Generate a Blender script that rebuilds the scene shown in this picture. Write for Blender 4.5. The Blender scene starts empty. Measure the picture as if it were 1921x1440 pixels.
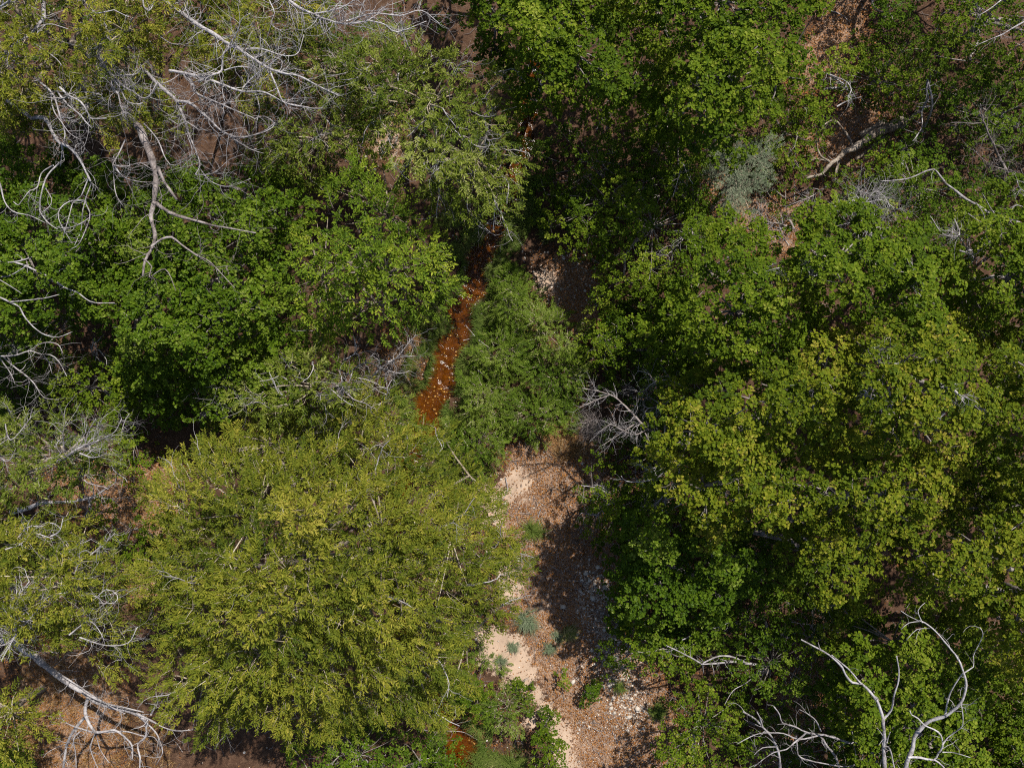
import bpy, math
import numpy as np

C = bpy.context
scene = C.scene

# ------------------------------------------------------------------ camera, sky, sun, exposure
CAM_H = 20.0          # drone height above the creek bank, metres
HALF = 12.0           # half width of the ground seen
cam = bpy.data.cameras.new('camera')
cam.sensor_width = 36.0
cam.lens = 18.0 * CAM_H / HALF
cam.clip_end = 800.0
cam_o = bpy.data.objects.new('camera', cam)
cam_o.location = (0, 0, CAM_H)
scene.collection.objects.link(cam_o)
scene.camera = cam_o

SUN_EL, SUN_AZ = math.radians(56), math.radians(32)     # azimuth clockwise from +Y
world = bpy.data.worlds.new('World')
scene.world = world
world.use_nodes = True
wn = world.node_tree.nodes
wl = world.node_tree.links
sky = wn.new('ShaderNodeTexSky')
sky.sky_type = 'NISHITA'
sky.sun_disc = False
sky.sun_elevation = SUN_EL
sky.sun_rotation = SUN_AZ
wl.new(sky.outputs['Color'], wn['Background'].inputs['Color'])
wn['Background'].inputs['Strength'].default_value = 0.085

sun = bpy.data.lights.new('sun', 'SUN')
sun.energy = 5.0
sun.angle = math.radians(0.5)
sun.color = (1.0, 0.95, 0.86)
sun_o = bpy.data.objects.new('sun', sun)
sun_o.rotation_euler = (math.pi / 2 - SUN_EL, 0, math.pi - SUN_AZ)
sun_o.location = (8, 12, 40)
scene.collection.objects.link(sun_o)

scene.view_settings.view_transform = 'Standard'
scene.view_settings.look = 'None'
scene.view_settings.gamma = 1.0
scene.view_settings.use_curve_mapping = False
scene.view_settings.exposure = 0.64
cy = scene.cycles
cy.max_bounces = 8
cy.diffuse_bounces = 4
cy.glossy_bounces = 2
cy.transmission_bounces = 5
cy.transparent_max_bounces = 8
cy.caustics_reflective = False
cy.caustics_refractive = False
cy.use_denoising = False
cy.pixel_filter_type = 'BLACKMAN_HARRIS'
cy.filter_width = 1.1

rng = np.random.default_rng(7)

# ------------------------------------------------------------------ helpers
def W(px, py, z):
    """photo point -> the place at height z seen there (used only as a survey of where things stand)"""
    px = np.asarray(px, float); py = np.asarray(py, float); z = np.asarray(z, float)
    s = (CAM_H - z) / CAM_H * HALF / 960.5
    return np.stack(np.broadcast_arrays((px - 960.5) * s, (720.0 - py) * s, z), -1)

def mscale(z):
    return (CAM_H - z) / CAM_H * HALF / 960.5

def nrm(v):
    return v / np.maximum(np.linalg.norm(v, axis=-1, keepdims=True), 1e-9)

class Noise2:
    def __init__(self, seed, wavelength, n=10):
        r = np.random.default_rng(seed)
        a = r.uniform(0, 2 * np.pi, n)
        k = 2 * np.pi / wavelength * r.uniform(0.55, 1.6, n)
        self.kx, self.ky, self.ph = k * np.cos(a), k * np.sin(a), r.uniform(0, 6.28, n)
        self.n = n
    def __call__(self, x, y):
        x = np.asarray(x)[..., None]; y = np.asarray(y)[..., None]
        return np.sin(x * self.kx + y * self.ky + self.ph).sum(-1) / math.sqrt(self.n / 2)

class MB:
    """collects vertices, quads and tris with a per-vertex tint, then links ONE mesh object"""
    def __init__(self):
        self.v, self.t, self.q, self.r, self.n = [], [], [], [], 0
    def add(self, verts, quads=None, tris=None, tint=0.5):
        verts = np.asarray(verts, np.float32).reshape(-1, 3)
        m = len(verts)
        tint = np.broadcast_to(np.asarray(tint, np.float32), (m,)) if np.ndim(tint) == 0 else np.asarray(tint, np.float32).reshape(-1)
        self.v.append(verts); self.t.append(tint)
        if quads is not None and len(quads): self.q.append(np.asarray(quads, np.int32).reshape(-1, 4) + self.n)
        if tris is not None and len(tris): self.r.append(np.asarray(tris, np.int32).reshape(-1, 3) + self.n)
        self.n += m
    def mesh(self, name, mat, smooth=True):
        me = bpy.data.meshes.new(name)
        v = np.concatenate(self.v) if self.v else np.zeros((0, 3), np.float32)
        q = np.concatenate(self.q) if self.q else np.zeros((0, 4), np.int32)
        r = np.concatenate(self.r) if self.r else np.zeros((0, 3), np.int32)
        me.vertices.add(len(v)); me.vertices.foreach_set('co', v.ravel())
        me.loops.add(q.size + r.size)
        me.loops.foreach_set('vertex_index', np.concatenate([q.ravel(), r.ravel()]))
        me.polygons.add(len(q) + len(r))
        ls = np.concatenate([np.arange(len(q)) * 4, q.size + np.arange(len(r)) * 3]).astype(np.int32)
        me.polygons.foreach_set('loop_start', ls)
        me.polygons.foreach_set('use_smooth', np.full(len(q) + len(r), smooth, bool))
        a = me.attributes.new('tint', 'FLOAT', 'POINT')
        a.data.foreach_set('value', np.concatenate(self.t) if self.t else np.zeros(0, np.float32))
        me.update(calc_edges=True)
        me.materials.append(mat)
        return me
    def build(self, name, mat, parent=None, smooth=True, stuff=False):
        o = bpy.data.objects.new(name, self.mesh(name, mat, smooth))
        scene.collection.objects.link(o)
        if parent is not None:
            o.parent = parent
            o.matrix_parent_inverse = parent.matrix_basis.inverted()
        if stuff: o['kind'] = 'stuff'
        return o

def thing(name, label, cat, loc, group=None):
    o = bpy.data.objects.new(name, None)
    o.empty_display_size = 0.2
    o.location = [float(c) for c in loc]
    scene.collection.objects.link(o)
    tag(o, label, cat, group)
    return o

def tag(o, label, cat, group=None):
    o['label'] = label; o['category'] = cat
    if group: o['group'] = group

def tubes(mb, P, R, sides=4, tint=0.5, cap=False):
    """many tapered tubes at once: P (N,K,3) centre lines, R (N,K) radii"""
    P = np.asarray(P, float); R = np.asarray(R, float)
    N, K, _ = P.shape
    if N == 0: return
    T = np.empty_like(P)
    T[:, 1:-1] = P[:, 2:] - P[:, :-2]; T[:, 0] = P[:, 1] - P[:, 0]; T[:, -1] = P[:, -1] - P[:, -2]
    T = nrm(T)
    mean = nrm(P[:, -1] - P[:, 0] + 1e-6)
    ref = np.where(np.abs(mean[:, 2:3]) < 0.8, np.array([[0, 0, 1.0]]), np.array([[1.0, 0, 0]]))
    A = nrm(np.cross(T, ref[:, None, :] + 1e-4)); B = np.cross(T, A)
    ang = np.arange(sides) * 2 * np.pi / sides
    V = P[:, :, None, :] + R[:, :, None, None] * (A[:, :, None, :] * np.cos(ang)[None, None, :, None] + B[:, :, None, :] * np.sin(ang)[None, None, :, None])
    idx = np.arange(N * K * sides).reshape(N, K, sides)
    a = idx[:, :-1, :]; b = np.roll(a, -1, 2); d = idx[:, 1:, :]; c = np.roll(d, -1, 2)
    q = np.stack([a, b, c, d], -1).reshape(-1, 4)
    if np.ndim(tint) == 1: tint = np.repeat(tint, K * sides)
    elif np.ndim(tint) == 2: tint = np.repeat(tint.reshape(-1), sides)
    mb.add(V, quads=q, tint=tint)
    if cap:
        for k in (0, K - 1):
            tr = [[idx[n, k, 0], idx[n, k, i], idx[n, k, i + 1]] for n in range(N) for i in range(1, sides - 1)]
            mb.r.append(np.asarray(tr, np.int32) + (mb.n - N * K * sides))

def bez(P0, P1, P2, K):
    t = np.linspace(0, 1, K)[None, :, None]
    return (1 - t) ** 2 * P0[:, None] + 2 * t * (1 - t) * P1[:, None] + t ** 2 * P2[:, None]

def resample(pts, step):
    """smooth curve through rough survey points"""
    pts = np.asarray(pts, float)
    if len(pts) == 2: pts = np.array([pts[0], (pts[0] + pts[1]) / 2, pts[1]])
    e = np.concatenate([[2 * pts[0] - pts[1]], pts, [2 * pts[-1] - pts[-2]]])
    out = []
    for i in range(1, len(e) - 2):
        n = max(2, int(np.linalg.norm(e[i + 1] - e[i]) / step) + 1)
        t = np.linspace(0, 1, n, endpoint=False)[:, None]
        p0, p1, p2, p3 = e[i - 1], e[i], e[i + 1], e[i + 2]
        out.append(0.5 * (2 * p1 + (p2 - p0) * t + (2 * p0 - 5 * p1 + 4 * p2 - p3) * t ** 2 + (3 * p1 - p0 - 3 * p2 + p3) * t ** 3))
    out.append(e[-2][None])
    return np.concatenate(out)

def spawn(P, R, n_each, lo, hi, r, spread=0.8, curl=0.25, up=0.0, K=7, t0=0.1, rr=0.5, jit=0.12):
    """children growing off parent centre lines (list of (K,3) arrays with radii lists)"""
    start, dirs, rad, lens = [], [], [], []
    for p, ra in zip(P, R):
        n = int(rng.poisson(n_each))
        if n == 0: continue
        t = rng.uniform(t0, 1.0, n) * (len(p) - 1)
        i = np.minimum(t.astype(int), len(p) - 2); f = (t - i)[:, None]
        start.append(p[i] * (1 - f) + p[i + 1] * f)
        tg = nrm(p[i + 1] - p[i])
        rnd = nrm(rng.normal(size=(n, 3)))
        perp = nrm(rnd - (rnd * tg).sum(-1, keepdims=True) * tg)
        dirs.append(nrm(tg * (1 - spread * 0.6) + perp * spread + np.array([0, 0, up])))
        rad.append(np.minimum(np.asarray(ra)[i] * rr, r) * rng.uniform(0.6, 1.1, n))
        lens.append(rng.uniform(lo, hi, n))
    if not start: return np.zeros((0, K, 3)), np.zeros((0, K))
    s = np.concatenate(start); d = np.concatenate(dirs); ra = np.concatenate(rad); L = np.concatenate(lens)
    n = len(s)
    axis = nrm(rng.normal(size=(n, 3))); cu = rng.normal(0, curl, (n, 1))
    out = [s]
    for k in range(K - 1):
        d = nrm(d + cu * np.cross(axis, d) + rng.normal(0, jit, (n, 3)))
        s = s + d * (L / (K - 1))[:, None]
        out.append(s)
    return np.stack(out, 1), ra[:, None] * np.linspace(1, 0.35, K)[None]

# ------------------------------------------------------------------ materials
def new_mat(name):
    m = bpy.data.materials.new(name); m.use_nodes = True
    return m, m.node_tree.nodes, m.node_tree.links

def ramp(nodes, stops):
    r = nodes.new('ShaderNodeValToRGB')
    el = r.color_ramp.elements
    while len(el) < len(stops): el.new(0.5)
    for e, (p, c) in zip(el, stops):
        e.position = p; e.color = (*c, 1)
    return r

def leaf_mat(name, stops, trans=0.3, rough=0.6, spec=0.10):
    m, n, l = new_mat(name)
    b = n['Principled BSDF']; out = n['Material Output']
    at = n.new('ShaderNodeAttribute'); at.attribute_name = 'tint'
    rp = ramp(n, stops)
    l.new(at.outputs['Fac'], rp.inputs['Fac'])
    l.new(rp.outputs['Color'], b.inputs['Base Color'])
    b.inputs['Roughness'].default_value = rough
    b.inputs['Specular IOR Level'].default_value = spec
    tr = n.new('ShaderNodeBsdfTranslucent')
    hs = n.new('ShaderNodeHueSaturation')
    hs.inputs['Hue'].default_value = 0.485; hs.inputs['Saturation'].default_value = 1.25; hs.inputs['Value'].default_value = 1.3
    l.new(rp.outputs['Color'], hs.inputs['Color']); l.new(hs.outputs['Color'], tr.inputs['Color'])
    mx = n.new('ShaderNodeMixShader'); mx.inputs['Fac'].default_value = trans
    l.new(b.outputs['BSDF'], mx.inputs[1]); l.new(tr.outputs['BSDF'], mx.inputs[2])
    l.new(mx.outputs['Shader'], out.inputs['Surface'])
    return m

def bark_mat(name, c0, c1, c2, scale=18.0, stretch=(1, 1, 1), bump=0.4):
    m, n, l = new_mat(name)
    b = n['Principled BSDF']
    tc = n.new('ShaderNodeTexCoord')
    mp = n.new('ShaderNodeMapping'); mp.inputs['Scale'].default_value = stretch
    l.new(tc.outputs['Object'], mp.inputs['Vector'])
    no = n.new('ShaderNodeTexNoise'); no.inputs['Scale'].default_value = scale; no.inputs['Detail'].default_value = 5; no.inputs['Roughness'].default_value = 0.7
    l.new(mp.outputs['Vector'], no.inputs['Vector'])
    at = n.new('ShaderNodeAttribute'); at.attribute_name = 'tint'
    ad = n.new('ShaderNodeMath'); ad.operation = 'MULTIPLY_ADD'
    l.new(at.outputs['Fac'], ad.inputs[0]); ad.inputs[1].default_value = 0.5
    l.new(no.outputs['Fac'], ad.inputs[2])
    sb = n.new('ShaderNodeMath'); sb.operation = 'SUBTRACT'; sb.inputs[1].default_value = 0.25
    l.new(ad.outputs[0], sb.inputs[0])
    rp = ramp(n, [(0.25, c0), (0.5, c1), (0.75, c2)])
    l.new(sb.outputs[0], rp.inputs['Fac']); l.new(rp.outputs['Color'], b.inputs['Base Color'])
    b.inputs['Roughness'].default_value = 0.85
    b.inputs['Specular IOR Level'].default_value = 0.15
    bp = n.new('ShaderNodeBump'); bp.inputs['Strength'].default_value = bump; bp.inputs['Distance'].default_value = 0.02
    l.new(no.outputs['Fac'], bp.inputs['Height']); l.new(bp.outputs['Normal'], b.inputs['Normal'])
    return m

M = {}
M['oak_green'] = leaf_mat('oak_leaf_green', [(0.0, (0.027, 0.053, 0.003)), (0.45, (0.068, 0.112, 0.005)), (0.8, (0.122, 0.165, 0.009)), (1.0, (0.20, 0.225, 0.03))])
M['oak_olive'] = leaf_mat('oak_leaf_olive', [(0.0, (0.030, 0.056, 0.003)), (0.4, (0.083, 0.118, 0.006)), (0.75, (0.152, 0.170, 0.010)), (1.0, (0.27, 0.235, 0.035))])
M['deep_green'] = leaf_mat('leaf_deep_green', [(0.0, (0.022, 0.048, 0.003)), (0.45, (0.053, 0.098, 0.005)), (0.8, (0.098, 0.148, 0.009)), (1.0, (0.16, 0.205, 0.03))], rough=0.5, spec=0.1)
M['locust'] = leaf_mat('leaf_bright_yellow_green', [(0.0, (0.045, 0.085, 0.008)), (0.45, (0.105, 0.165, 0.013)), (0.8, (0.19, 0.245, 0.02)), (1.0, (0.30, 0.33, 0.04))], trans=0.35)
M['willow'] = leaf_mat('willow_leaf_olive', [(0.0, (0.045, 0.075, 0.008)), (0.4, (0.115, 0.14, 0.014)), (0.75, (0.20, 0.205, 0.022)), (1.0, (0.33, 0.29, 0.05))], trans=0.33)
M['willow_green'] = leaf_mat('willow_leaf_green', [(0.0, (0.035, 0.065, 0.010)), (0.45, (0.092, 0.128, 0.013)), (0.8, (0.16, 0.19, 0.026)), (1.0, (0.25, 0.27, 0.08))], trans=0.3)
M['fine'] = leaf_mat('fine_leaf_green', [(0.0, (0.036, 0.070, 0.006)), (0.45, (0.086, 0.138, 0.013)), (0.8, (0.14, 0.19, 0.024)), (1.0, (0.22, 0.25, 0.075))], trans=0.25)
M['sage'] = leaf_mat('sage_leaf_grey_green', [(0.0, (0.07, 0.10, 0.055)), (0.5, (0.15, 0.185, 0.115)), (1.0, (0.25, 0.28, 0.19))], trans=0.15)
M['bunch'] = leaf_mat('bluish_grass_blade', [(0.0, (0.05, 0.075, 0.035)), (0.5, (0.12, 0.155, 0.085)), (1.0, (0.25, 0.26, 0.17))], trans=0.2)
M['grass'] = leaf_mat('grass_blade', [(0.0, (0.035, 0.065, 0.01)), (0.5, (0.10, 0.145, 0.024)), (0.85, (0.17, 0.195, 0.05)), (1.0, (0.32, 0.28, 0.13))], trans=0.3)
M['litter'] = leaf_mat('fallen_leaf', [(0.0, (0.035, 0.016, 0.010)), (0.28, (0.10, 0.042, 0.016)), (0.48, (0.24, 0.095, 0.024)), (0.62, (0.34, 0.165, 0.05)), (0.76, (0.18, 0.135, 0.115)), (0.88, (0.30, 0.245, 0.21)), (1.0, (0.44, 0.37, 0.31))], trans=0.08, rough=0.6)
M['dead'] = bark_mat('bleached_dead_wood', (0.06, 0.05, 0.05), (0.25, 0.23, 0.232), (0.41, 0.39, 0.395), 26.0)
M['dead_dark'] = bark_mat('grey_dead_wood', (0.06, 0.048, 0.045), (0.19, 0.16, 0.15), (0.36, 0.325, 0.31), 26.0)
M['bark'] = bark_mat('rough_brown_bark', (0.05, 0.035, 0.025), (0.17, 0.135, 0.105), (0.34, 0.29, 0.24), 22.0, bump=0.9)
M['twig'] = bark_mat('live_twig', (0.08, 0.06, 0.04), (0.25, 0.205, 0.15), (0.47, 0.41, 0.33), 12.0)
M['oak_bark'] = bark_mat('grey_oak_bark', (0.05, 0.042, 0.036), (0.18, 0.155, 0.14), (0.36, 0.325, 0.30), 20.0, bump=0.8)
M['stone'] = bark_mat('pale_stone', (0.20, 0.17, 0.14), (0.40, 0.35, 0.30), (0.58, 0.53, 0.48), 9.0, bump=0.2)

# ------------------------------------------------------------------ ground
STREAM = np.array([(1010, -260), (1000, 60), (992, 200), (968, 320), (942, 390), (922, 440), (903, 500), (880, 560), (852, 620),
                   (840, 670), (822, 720), (806, 770), (785, 830), (745, 930), (720, 1060), (760, 1200), (825, 1310), (868, 1400), (885, 1700)], float)
STREAM_W = np.array([24, 24, 24, 26, 30, 38, 46, 52, 46, 48, 50, 54, 34, 20, 18, 18, 24, 56, 60], float) * 0.5
stream_c = W(STREAM[:, 0], STREAM[:, 1], 0.0)[:, :2]
stream_r = STREAM_W * HALF / 960.5

def dense_line(c, r, n=220):
    s = np.concatenate([[0], np.cumsum(np.linalg.norm(np.diff(c, axis=0), axis=1))])
    t = np.linspace(0, s[-1], n)
    return np.stack([np.interp(t, s, c[:, 0]), np.interp(t, s, c[:, 1])], -1), np.interp(t, s, r)
SC, SR = dense_line(stream_c, stream_r)
k5 = np.ones(9) / 9
for a in (0, 1):
    SC[4:-4, a] = np.convolve(SC[:, a], k5, 'valid')

bank_n = Noise2(3, 0.9)
def stream_dist(x, y):
    """signed distance to the water's edge: negative in the channel"""
    x = np.asarray(x, float).ravel(); y = np.asarray(y, float).ravel()
    out = np.empty(len(x))
    for i in range(0, len(x), 20000):
        d = np.hypot(x[i:i + 20000, None] - SC[None, :, 0], y[i:i + 20000, None] - SC[None, :, 1]) - SR[None]
        out[i:i + 20000] = d.min(1)
    return out + 0.07 * bank_n(x, y)

def poly_sd(x, y, poly):
    """signed distance to a polygon, positive inside"""
    x = np.asarray(x, float); y = np.asarray(y, float); p = np.asarray(poly, float)
    best = np.full(x.shape, 1e9); inside = np.zeros(x.shape, bool)
    for (x0, y0), (x1, y1) in zip(p, np.roll(p, -1, 0)):
        dx, dy = x1 - x0, y1 - y0
        t = np.clip(((x - x0) * dx + (y - y0) * dy) / max(dx * dx + dy * dy, 1e-9), 0, 1)
        best = np.minimum(best, np.hypot(x - x0 - t * dx, y - y0 - t * dy))
        if y0 != y1:
            inside ^= ((y0 > y) != (y1 > y)) & (x < (x1 - x0) * (y - y0) / (y1 - y0) + x0)
    return np.where(inside, best, -best)

def gp(poly):
    return [tuple(W(a, b, 0.0)[:2]) for a, b in poly]

SAND = [gp(p) for p in [
    [(1000, 505), (1040, 500), (1050, 545), (1010, 555)], [(715, 225), (750, 240), (745, 290), (700, 300), (690, 260)], [(640, 230), (670, 250), (660, 290), (640, 280)],
    [(930, 890), (985, 872), (1003, 905), (985, 945), (940, 945)],
    [(885, 905), (925, 895), (945, 960), (955, 1005), (918, 1000)],
    [(925, 1030), (965, 1040), (985, 1090), (965, 1150), (935, 1120)],
    [(880, 1180), (930, 1165), (985, 1195), (1005, 1250), (1015, 1290), (1045, 1330), (1075, 1370), (1100, 1460), (1090, 1600), (1030, 1600), (1035, 1440), (1030, 1370), (1000, 1320), (965, 1290), (905, 1250)],
    [(985, 1340), (1005, 1345), (1010, 1370), (985, 1365)],
    [(1015, 1125), (1035, 1125), (1037, 1142), (1017, 1144)],
    [(975, 1275), (960, 1300), (945, 1290), (955, 1270)]]]
GRAVEL = [gp(p) for p in [
    [(1090, 1075), (1130, 1085), (1150, 1160), (1180, 1200), (1190, 1290), (1210, 1340), (1190, 1360), (1150, 1300), (1120, 1200), (1080, 1140)],
    ]]
LITTER = [gp(p) for p in [
    [(960, 850), (1090, 780), (1130, 830), (1150, 960), (1190, 1090), (1220, 1230), (1280, 1400), (1300, 1620), (1090, 1620), (1060, 1350), (990, 1240), (960, 1100), (930, 960)],
    [(1000, 560), (1050, 470), (1130, 520), (1120, 600), (1080, 640)],
    [(1530, -80), (1630, -80), (1620, 60), (1570, 90), (1590, 150), (1500, 170), (1480, 110), (1540, 60)],
    [(1500, 240), (1640, 190), (1680, 260), (1620, 330), (1540, 330)],
    [(1330, 390), (1420, 370), (1500, 380), (1490, 470), (1420, 470)],
    [(1330, 250), (1360, 270), (1350, 380), (1325, 390)],
    [(90, 900), (230, 880), (330, 860), (340, 1010), (200, 1000)],
    [(40, 1230), (150, 1200), (230, 1300), (200, 1500), (20, 1500)],
    [(1650, 1015), (1690, 1015), (1685, 1045), (1645, 1045)],
    [(740, 590), (800, 590), (770, 720), (730, 740)],
    [(250, 1050), (300, 1080), (290, 1130), (250, 1130)],
    [(1510, 1180), (1560, 1250), (1590, 1330), (1540, 1370), (1480, 1440), (1400, 1440)]]]

def soft(x, y, polys, w):
    v = np.zeros(np.shape(x))
    for p in polys:
        v = np.maximum(v, np.clip(poly_sd(x, y, p) / w * 0.5 + 0.5, 0, 1))
    return v

def axis(lo, hi, step, far):
    a = np.arange(lo, hi + 1e-6, step)
    g = np.array([1, 2.5, 6, 15, 35, 80, far])
    return np.concatenate([lo - g[::-1], a, hi + g])
gx, gy = axis(-14.5, 14.5, 0.12, 200), axis(-11.5, 11.5, 0.12, 200)
GX, GY = np.meshgrid(gx, gy)
fx, fy = GX.ravel(), GY.ravel()
n_lo, n_mid, n_hi = Noise2(11, 4.0), Noise2(12, 0.9), Noise2(13, 0.3)
sd = stream_dist(fx, fy)
sand = soft(fx, fy, SAND, 0.30) ; sand = np.clip(sand - 0.07 * (1 + n_mid(fx, fy)) * (sand < 0.98) - 0.10 * n_hi(fx, fy), 0, 1); gravel = soft(fx, fy, GRAVEL, 0.35); litt = soft(fx, fy, LITTER, 0.35)
relief = 0.05 * n_lo(fx, fy) + 0.022 * n_mid(fx, fy) * (1 - 0.6 * sand) + 0.010 * n_hi(fx, fy) * (1 - sand)
bankh = np.clip((sd + 0.05) / 0.35, -1, 1)
chan = np.where(sd < 0.3, -0.17 * (1 - np.clip((sd + 0.02) / 0.32, 0, 1)) - 0.09 * np.clip(-sd / 0.25, 0, 1), 0.0)
gz = relief * np.clip((sd + 0.1) / 0.4, 0.15, 1) + chan
bed = np.clip(0.5 - sd / 0.12, 0, 1)
g = MB()
nx, ny = len(gx), len(gy)
ii = np.arange(nx * ny).reshape(ny, nx)
g.add(np.stack([fx, fy, gz], -1), quads=np.stack([ii[:-1, :-1], ii[:-1, 1:], ii[1:, 1:], ii[1:, :-1]], -1).reshape(-1, 4), tint=0.5)

def ground_material():
    m, n, l = new_mat('forest_floor')
    b = n['Principled BSDF']
    tc = n.new('ShaderNodeTexCoord')
    def noise(scale, detail=5, rough=0.6):
        t = n.new('ShaderNodeTexNoise'); t.inputs['Scale'].default_value = scale
        t.inputs['Detail'].default_value = detail; t.inputs['Roughness'].default_value = rough
        l.new(tc.outputs['Object'], t.inputs['Vector']); return t
    def attr(name):
        a = n.new('ShaderNodeAttribute'); a.attribute_name = name; return a.outputs['Fac']
    def math_(op, a, b_, c=None):
        t = n.new('ShaderNodeMath'); t.operation = op
        for i, v in enumerate((a, b_, c)):
            if v is None: continue
            if isinstance(v, (int, float)): t.inputs[i].default_value = v
            else: l.new(v, t.inputs[i])
        return t.outputs[0]
    def mask(a, nz, amt, lo, hi):
        s = math_('MULTIPLY_ADD', math_('SUBTRACT', nz, 0.5), amt, a)
        t = n.new('ShaderNodeMapRange'); t.interpolation_type = 'SMOOTHSTEP'
        t.inputs['From Min'].default_value = lo; t.inputs['From Max'].default_value = hi
        l.new(s, t.inputs['Value']); return t.outputs[0]
    def mix(f, a, b_):
        t = n.new('ShaderNodeMix'); t.data_type = 'RGBA'
        l.new(f, t.inputs['Factor']); l.new(a, t.inputs['A']); l.new(b_, t.inputs['B']); return t.outputs['Result']
    f_, h_, s_ = noise(9), noise(45, 4, 0.7), noise(3.2)
    soil = ramp(n, [(0.32, (0.022, 0.012, 0.008)), (0.5, (0.062, 0.034, 0.021)), (0.7, (0.15, 0.092, 0.058))])
    l.new(math_('MULTIPLY_ADD', f_.outputs['Fac'], 0.4, math_('MULTIPLY', h_.outputs['Fac'], 0.6)), soil.inputs['Fac'])
    duff = ramp(n, [(0.34, (0.07, 0.034, 0.020)), (0.5, (0.20, 0.12, 0.075)), (0.66, (0.34, 0.25, 0.185))])
    l.new(h_.outputs['Fac'], duff.inputs['Fac'])
    sandr = ramp(n, [(0.3, (0.22, 0.155, 0.112)), (0.5, (0.36, 0.262, 0.192)), (0.7, (0.44, 0.335, 0.25))])
    l.new(math_('MULTIPLY_ADD', s_.outputs['Fac'], 0.5, math_('MULTIPLY', noise(110, 3).outputs['Fac'], 0.5)), sandr.inputs['Fac'])
    vo = n.new('ShaderNodeTexVoronoi'); vo.inputs['Scale'].default_value = 22
    l.new(tc.outputs['Object'], vo.inputs['Vector'])
    grav = ramp(n, [(0.1, (0.40, 0.335, 0.28)), (0.45, (0.30, 0.235, 0.185)), (0.75, (0.13, 0.09, 0.065))])
    l.new(vo.outputs['Distance'], grav.inputs['Fac'])
    bedr = ramp(n, [(0.3, (0.022, 0.010, 0.003)), (0.5, (0.085, 0.040, 0.008)), (0.7, (0.20, 0.105, 0.024))])
    l.new(math_('MULTIPLY_ADD', f_.outputs['Fac'], 0.5, math_('MULTIPLY', h_.outputs['Fac'], 0.5)), bedr.inputs['Fac'])
    col = mix(mask(attr('litter'), f_.outputs['Fac'], 0.9, 0.35, 0.6), soil.outputs['Color'], duff.outputs['Color'])
    col = mix(mask(attr('gravel'), f_.outputs['Fac'], 1.2, 0.45, 0.6), col, grav.outputs['Color'])
    edge = math_('MULTIPLY_ADD', h_.outputs['Fac'], 0.5, math_('MULTIPLY', f_.outputs['Fac'], 0.5))
    col = mix(mask(attr('sand'), edge, 2.6, 0.46, 0.56), col, sandr.outputs['Color'])
    col = mix(mask(attr('bed'), f_.outputs['Fac'], 0.3, 0.4, 0.6), col, bedr.outputs['Color'])
    l.new(col, b.inputs['Base Color'])
    b.inputs['Roughness'].default_value = 0.9; b.inputs['Specular IOR Level'].default_value = 0.1
    bp = n.new('ShaderNodeBump'); bp.inputs['Strength'].default_value = 0.5; bp.inputs['Distance'].default_value = 0.03
    l.new(h_.outputs['Fac'], bp.inputs['Height']); l.new(bp.outputs['Normal'], b.inputs['Normal'])
    return m
ground = g.build('ground', ground_material())
ground['kind'] = 'structure'
for nm, arr in (('sand', sand), ('gravel', gravel), ('litter', litt), ('bed', bed)):
    ground.data.attributes.new(nm, 'FLOAT', 'POINT').data.foreach_set('value', arr.astype(np.float32))

# ground height lookup
def ground_z(x, y):
    x = np.asarray(x, float); y = np.asarray(y, float)
    i = np.clip(np.searchsorted(gx, x) - 1, 0, nx - 2); j = np.clip(np.searchsorted(gy, y) - 1, 0, ny - 2)
    Z = gz.reshape(ny, nx)
    u = np.clip((x - gx[i]) / (gx[i + 1] - gx[i]), 0, 1); v = np.clip((y - gy[j]) / (gy[j + 1] - gy[j]), 0, 1)
    return (Z[j, i] * (1 - u) + Z[j, i + 1] * u) * (1 - v) + (Z[j + 1, i] * (1 - u) + Z[j + 1, i + 1] * u) * v

# ------------------------------------------------------------------ water
def water_material():
    m, n, l = new_mat('amber_creek_water')
    n.remove(n['Principled BSDF'])
    tr = n.new('ShaderNodeBsdfTransparent'); tr.inputs['Color'].default_value = (0.86, 0.66, 0.36, 1)
    gl = n.new('ShaderNodeBsdfGlossy'); gl.inputs['Roughness'].default_value = 0.14
    fr = n.new('ShaderNodeFresnel'); fr.inputs['IOR'].default_value = 1.33
    mx = n.new('ShaderNodeMixShader')
    tc = n.new('ShaderNodeTexCoord')
    no = n.new('ShaderNodeTexNoise'); no.inputs['Scale'].default_value = 34; no.inputs['Detail'].default_value = 3
    l.new(tc.outputs['Object'], no.inputs['Vector'])
    bp = n.new('ShaderNodeBump'); bp.inputs['Strength'].default_value = 0.45; bp.inputs['Distance'].default_value = 0.02
    l.new(no.outputs['Fac'], bp.inputs['Height'])
    l.new(bp.outputs['Normal'], gl.inputs['Normal']); l.new(bp.outputs['Normal'], fr.inputs['Normal'])
    l.new(fr.outputs['Fac'], mx.inputs['Fac']); l.new(tr.outputs['BSDF'], mx.inputs[1]); l.new(gl.outputs['BSDF'], mx.inputs[2])
    l.new(mx.outputs['Shader'], n['Material Output'].inputs['Surface'])
    return m
wc, wr = dense_line(SC, SR, 800)
tg = nrm(np.gradient(wc, axis=0)); nr = np.stack([-tg[:, 1], tg[:, 0]], -1)
across = np.linspace(-1, 1, 25)
wp = wc[:, None] + nr[:, None] * (across[None, :, None] * (wr[:, None, None] + 0.16))
rip1, rip2, riff = Noise2(21, 0.22, 14), Noise2(22, 0.09, 14), Noise2(23, 1.6)
rough_w = np.clip(0.5 + 0.5 * riff(wp[..., 0], wp[..., 1]), 0.15, 1.2)
wz = -0.13 + rough_w * (0.006 * rip1(wp[..., 0], wp[..., 1]) + 0.003 * rip2(wp[..., 0], wp[..., 1]))
wi = np.arange(wz.size).reshape(wz.shape)
wm = MB()
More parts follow.
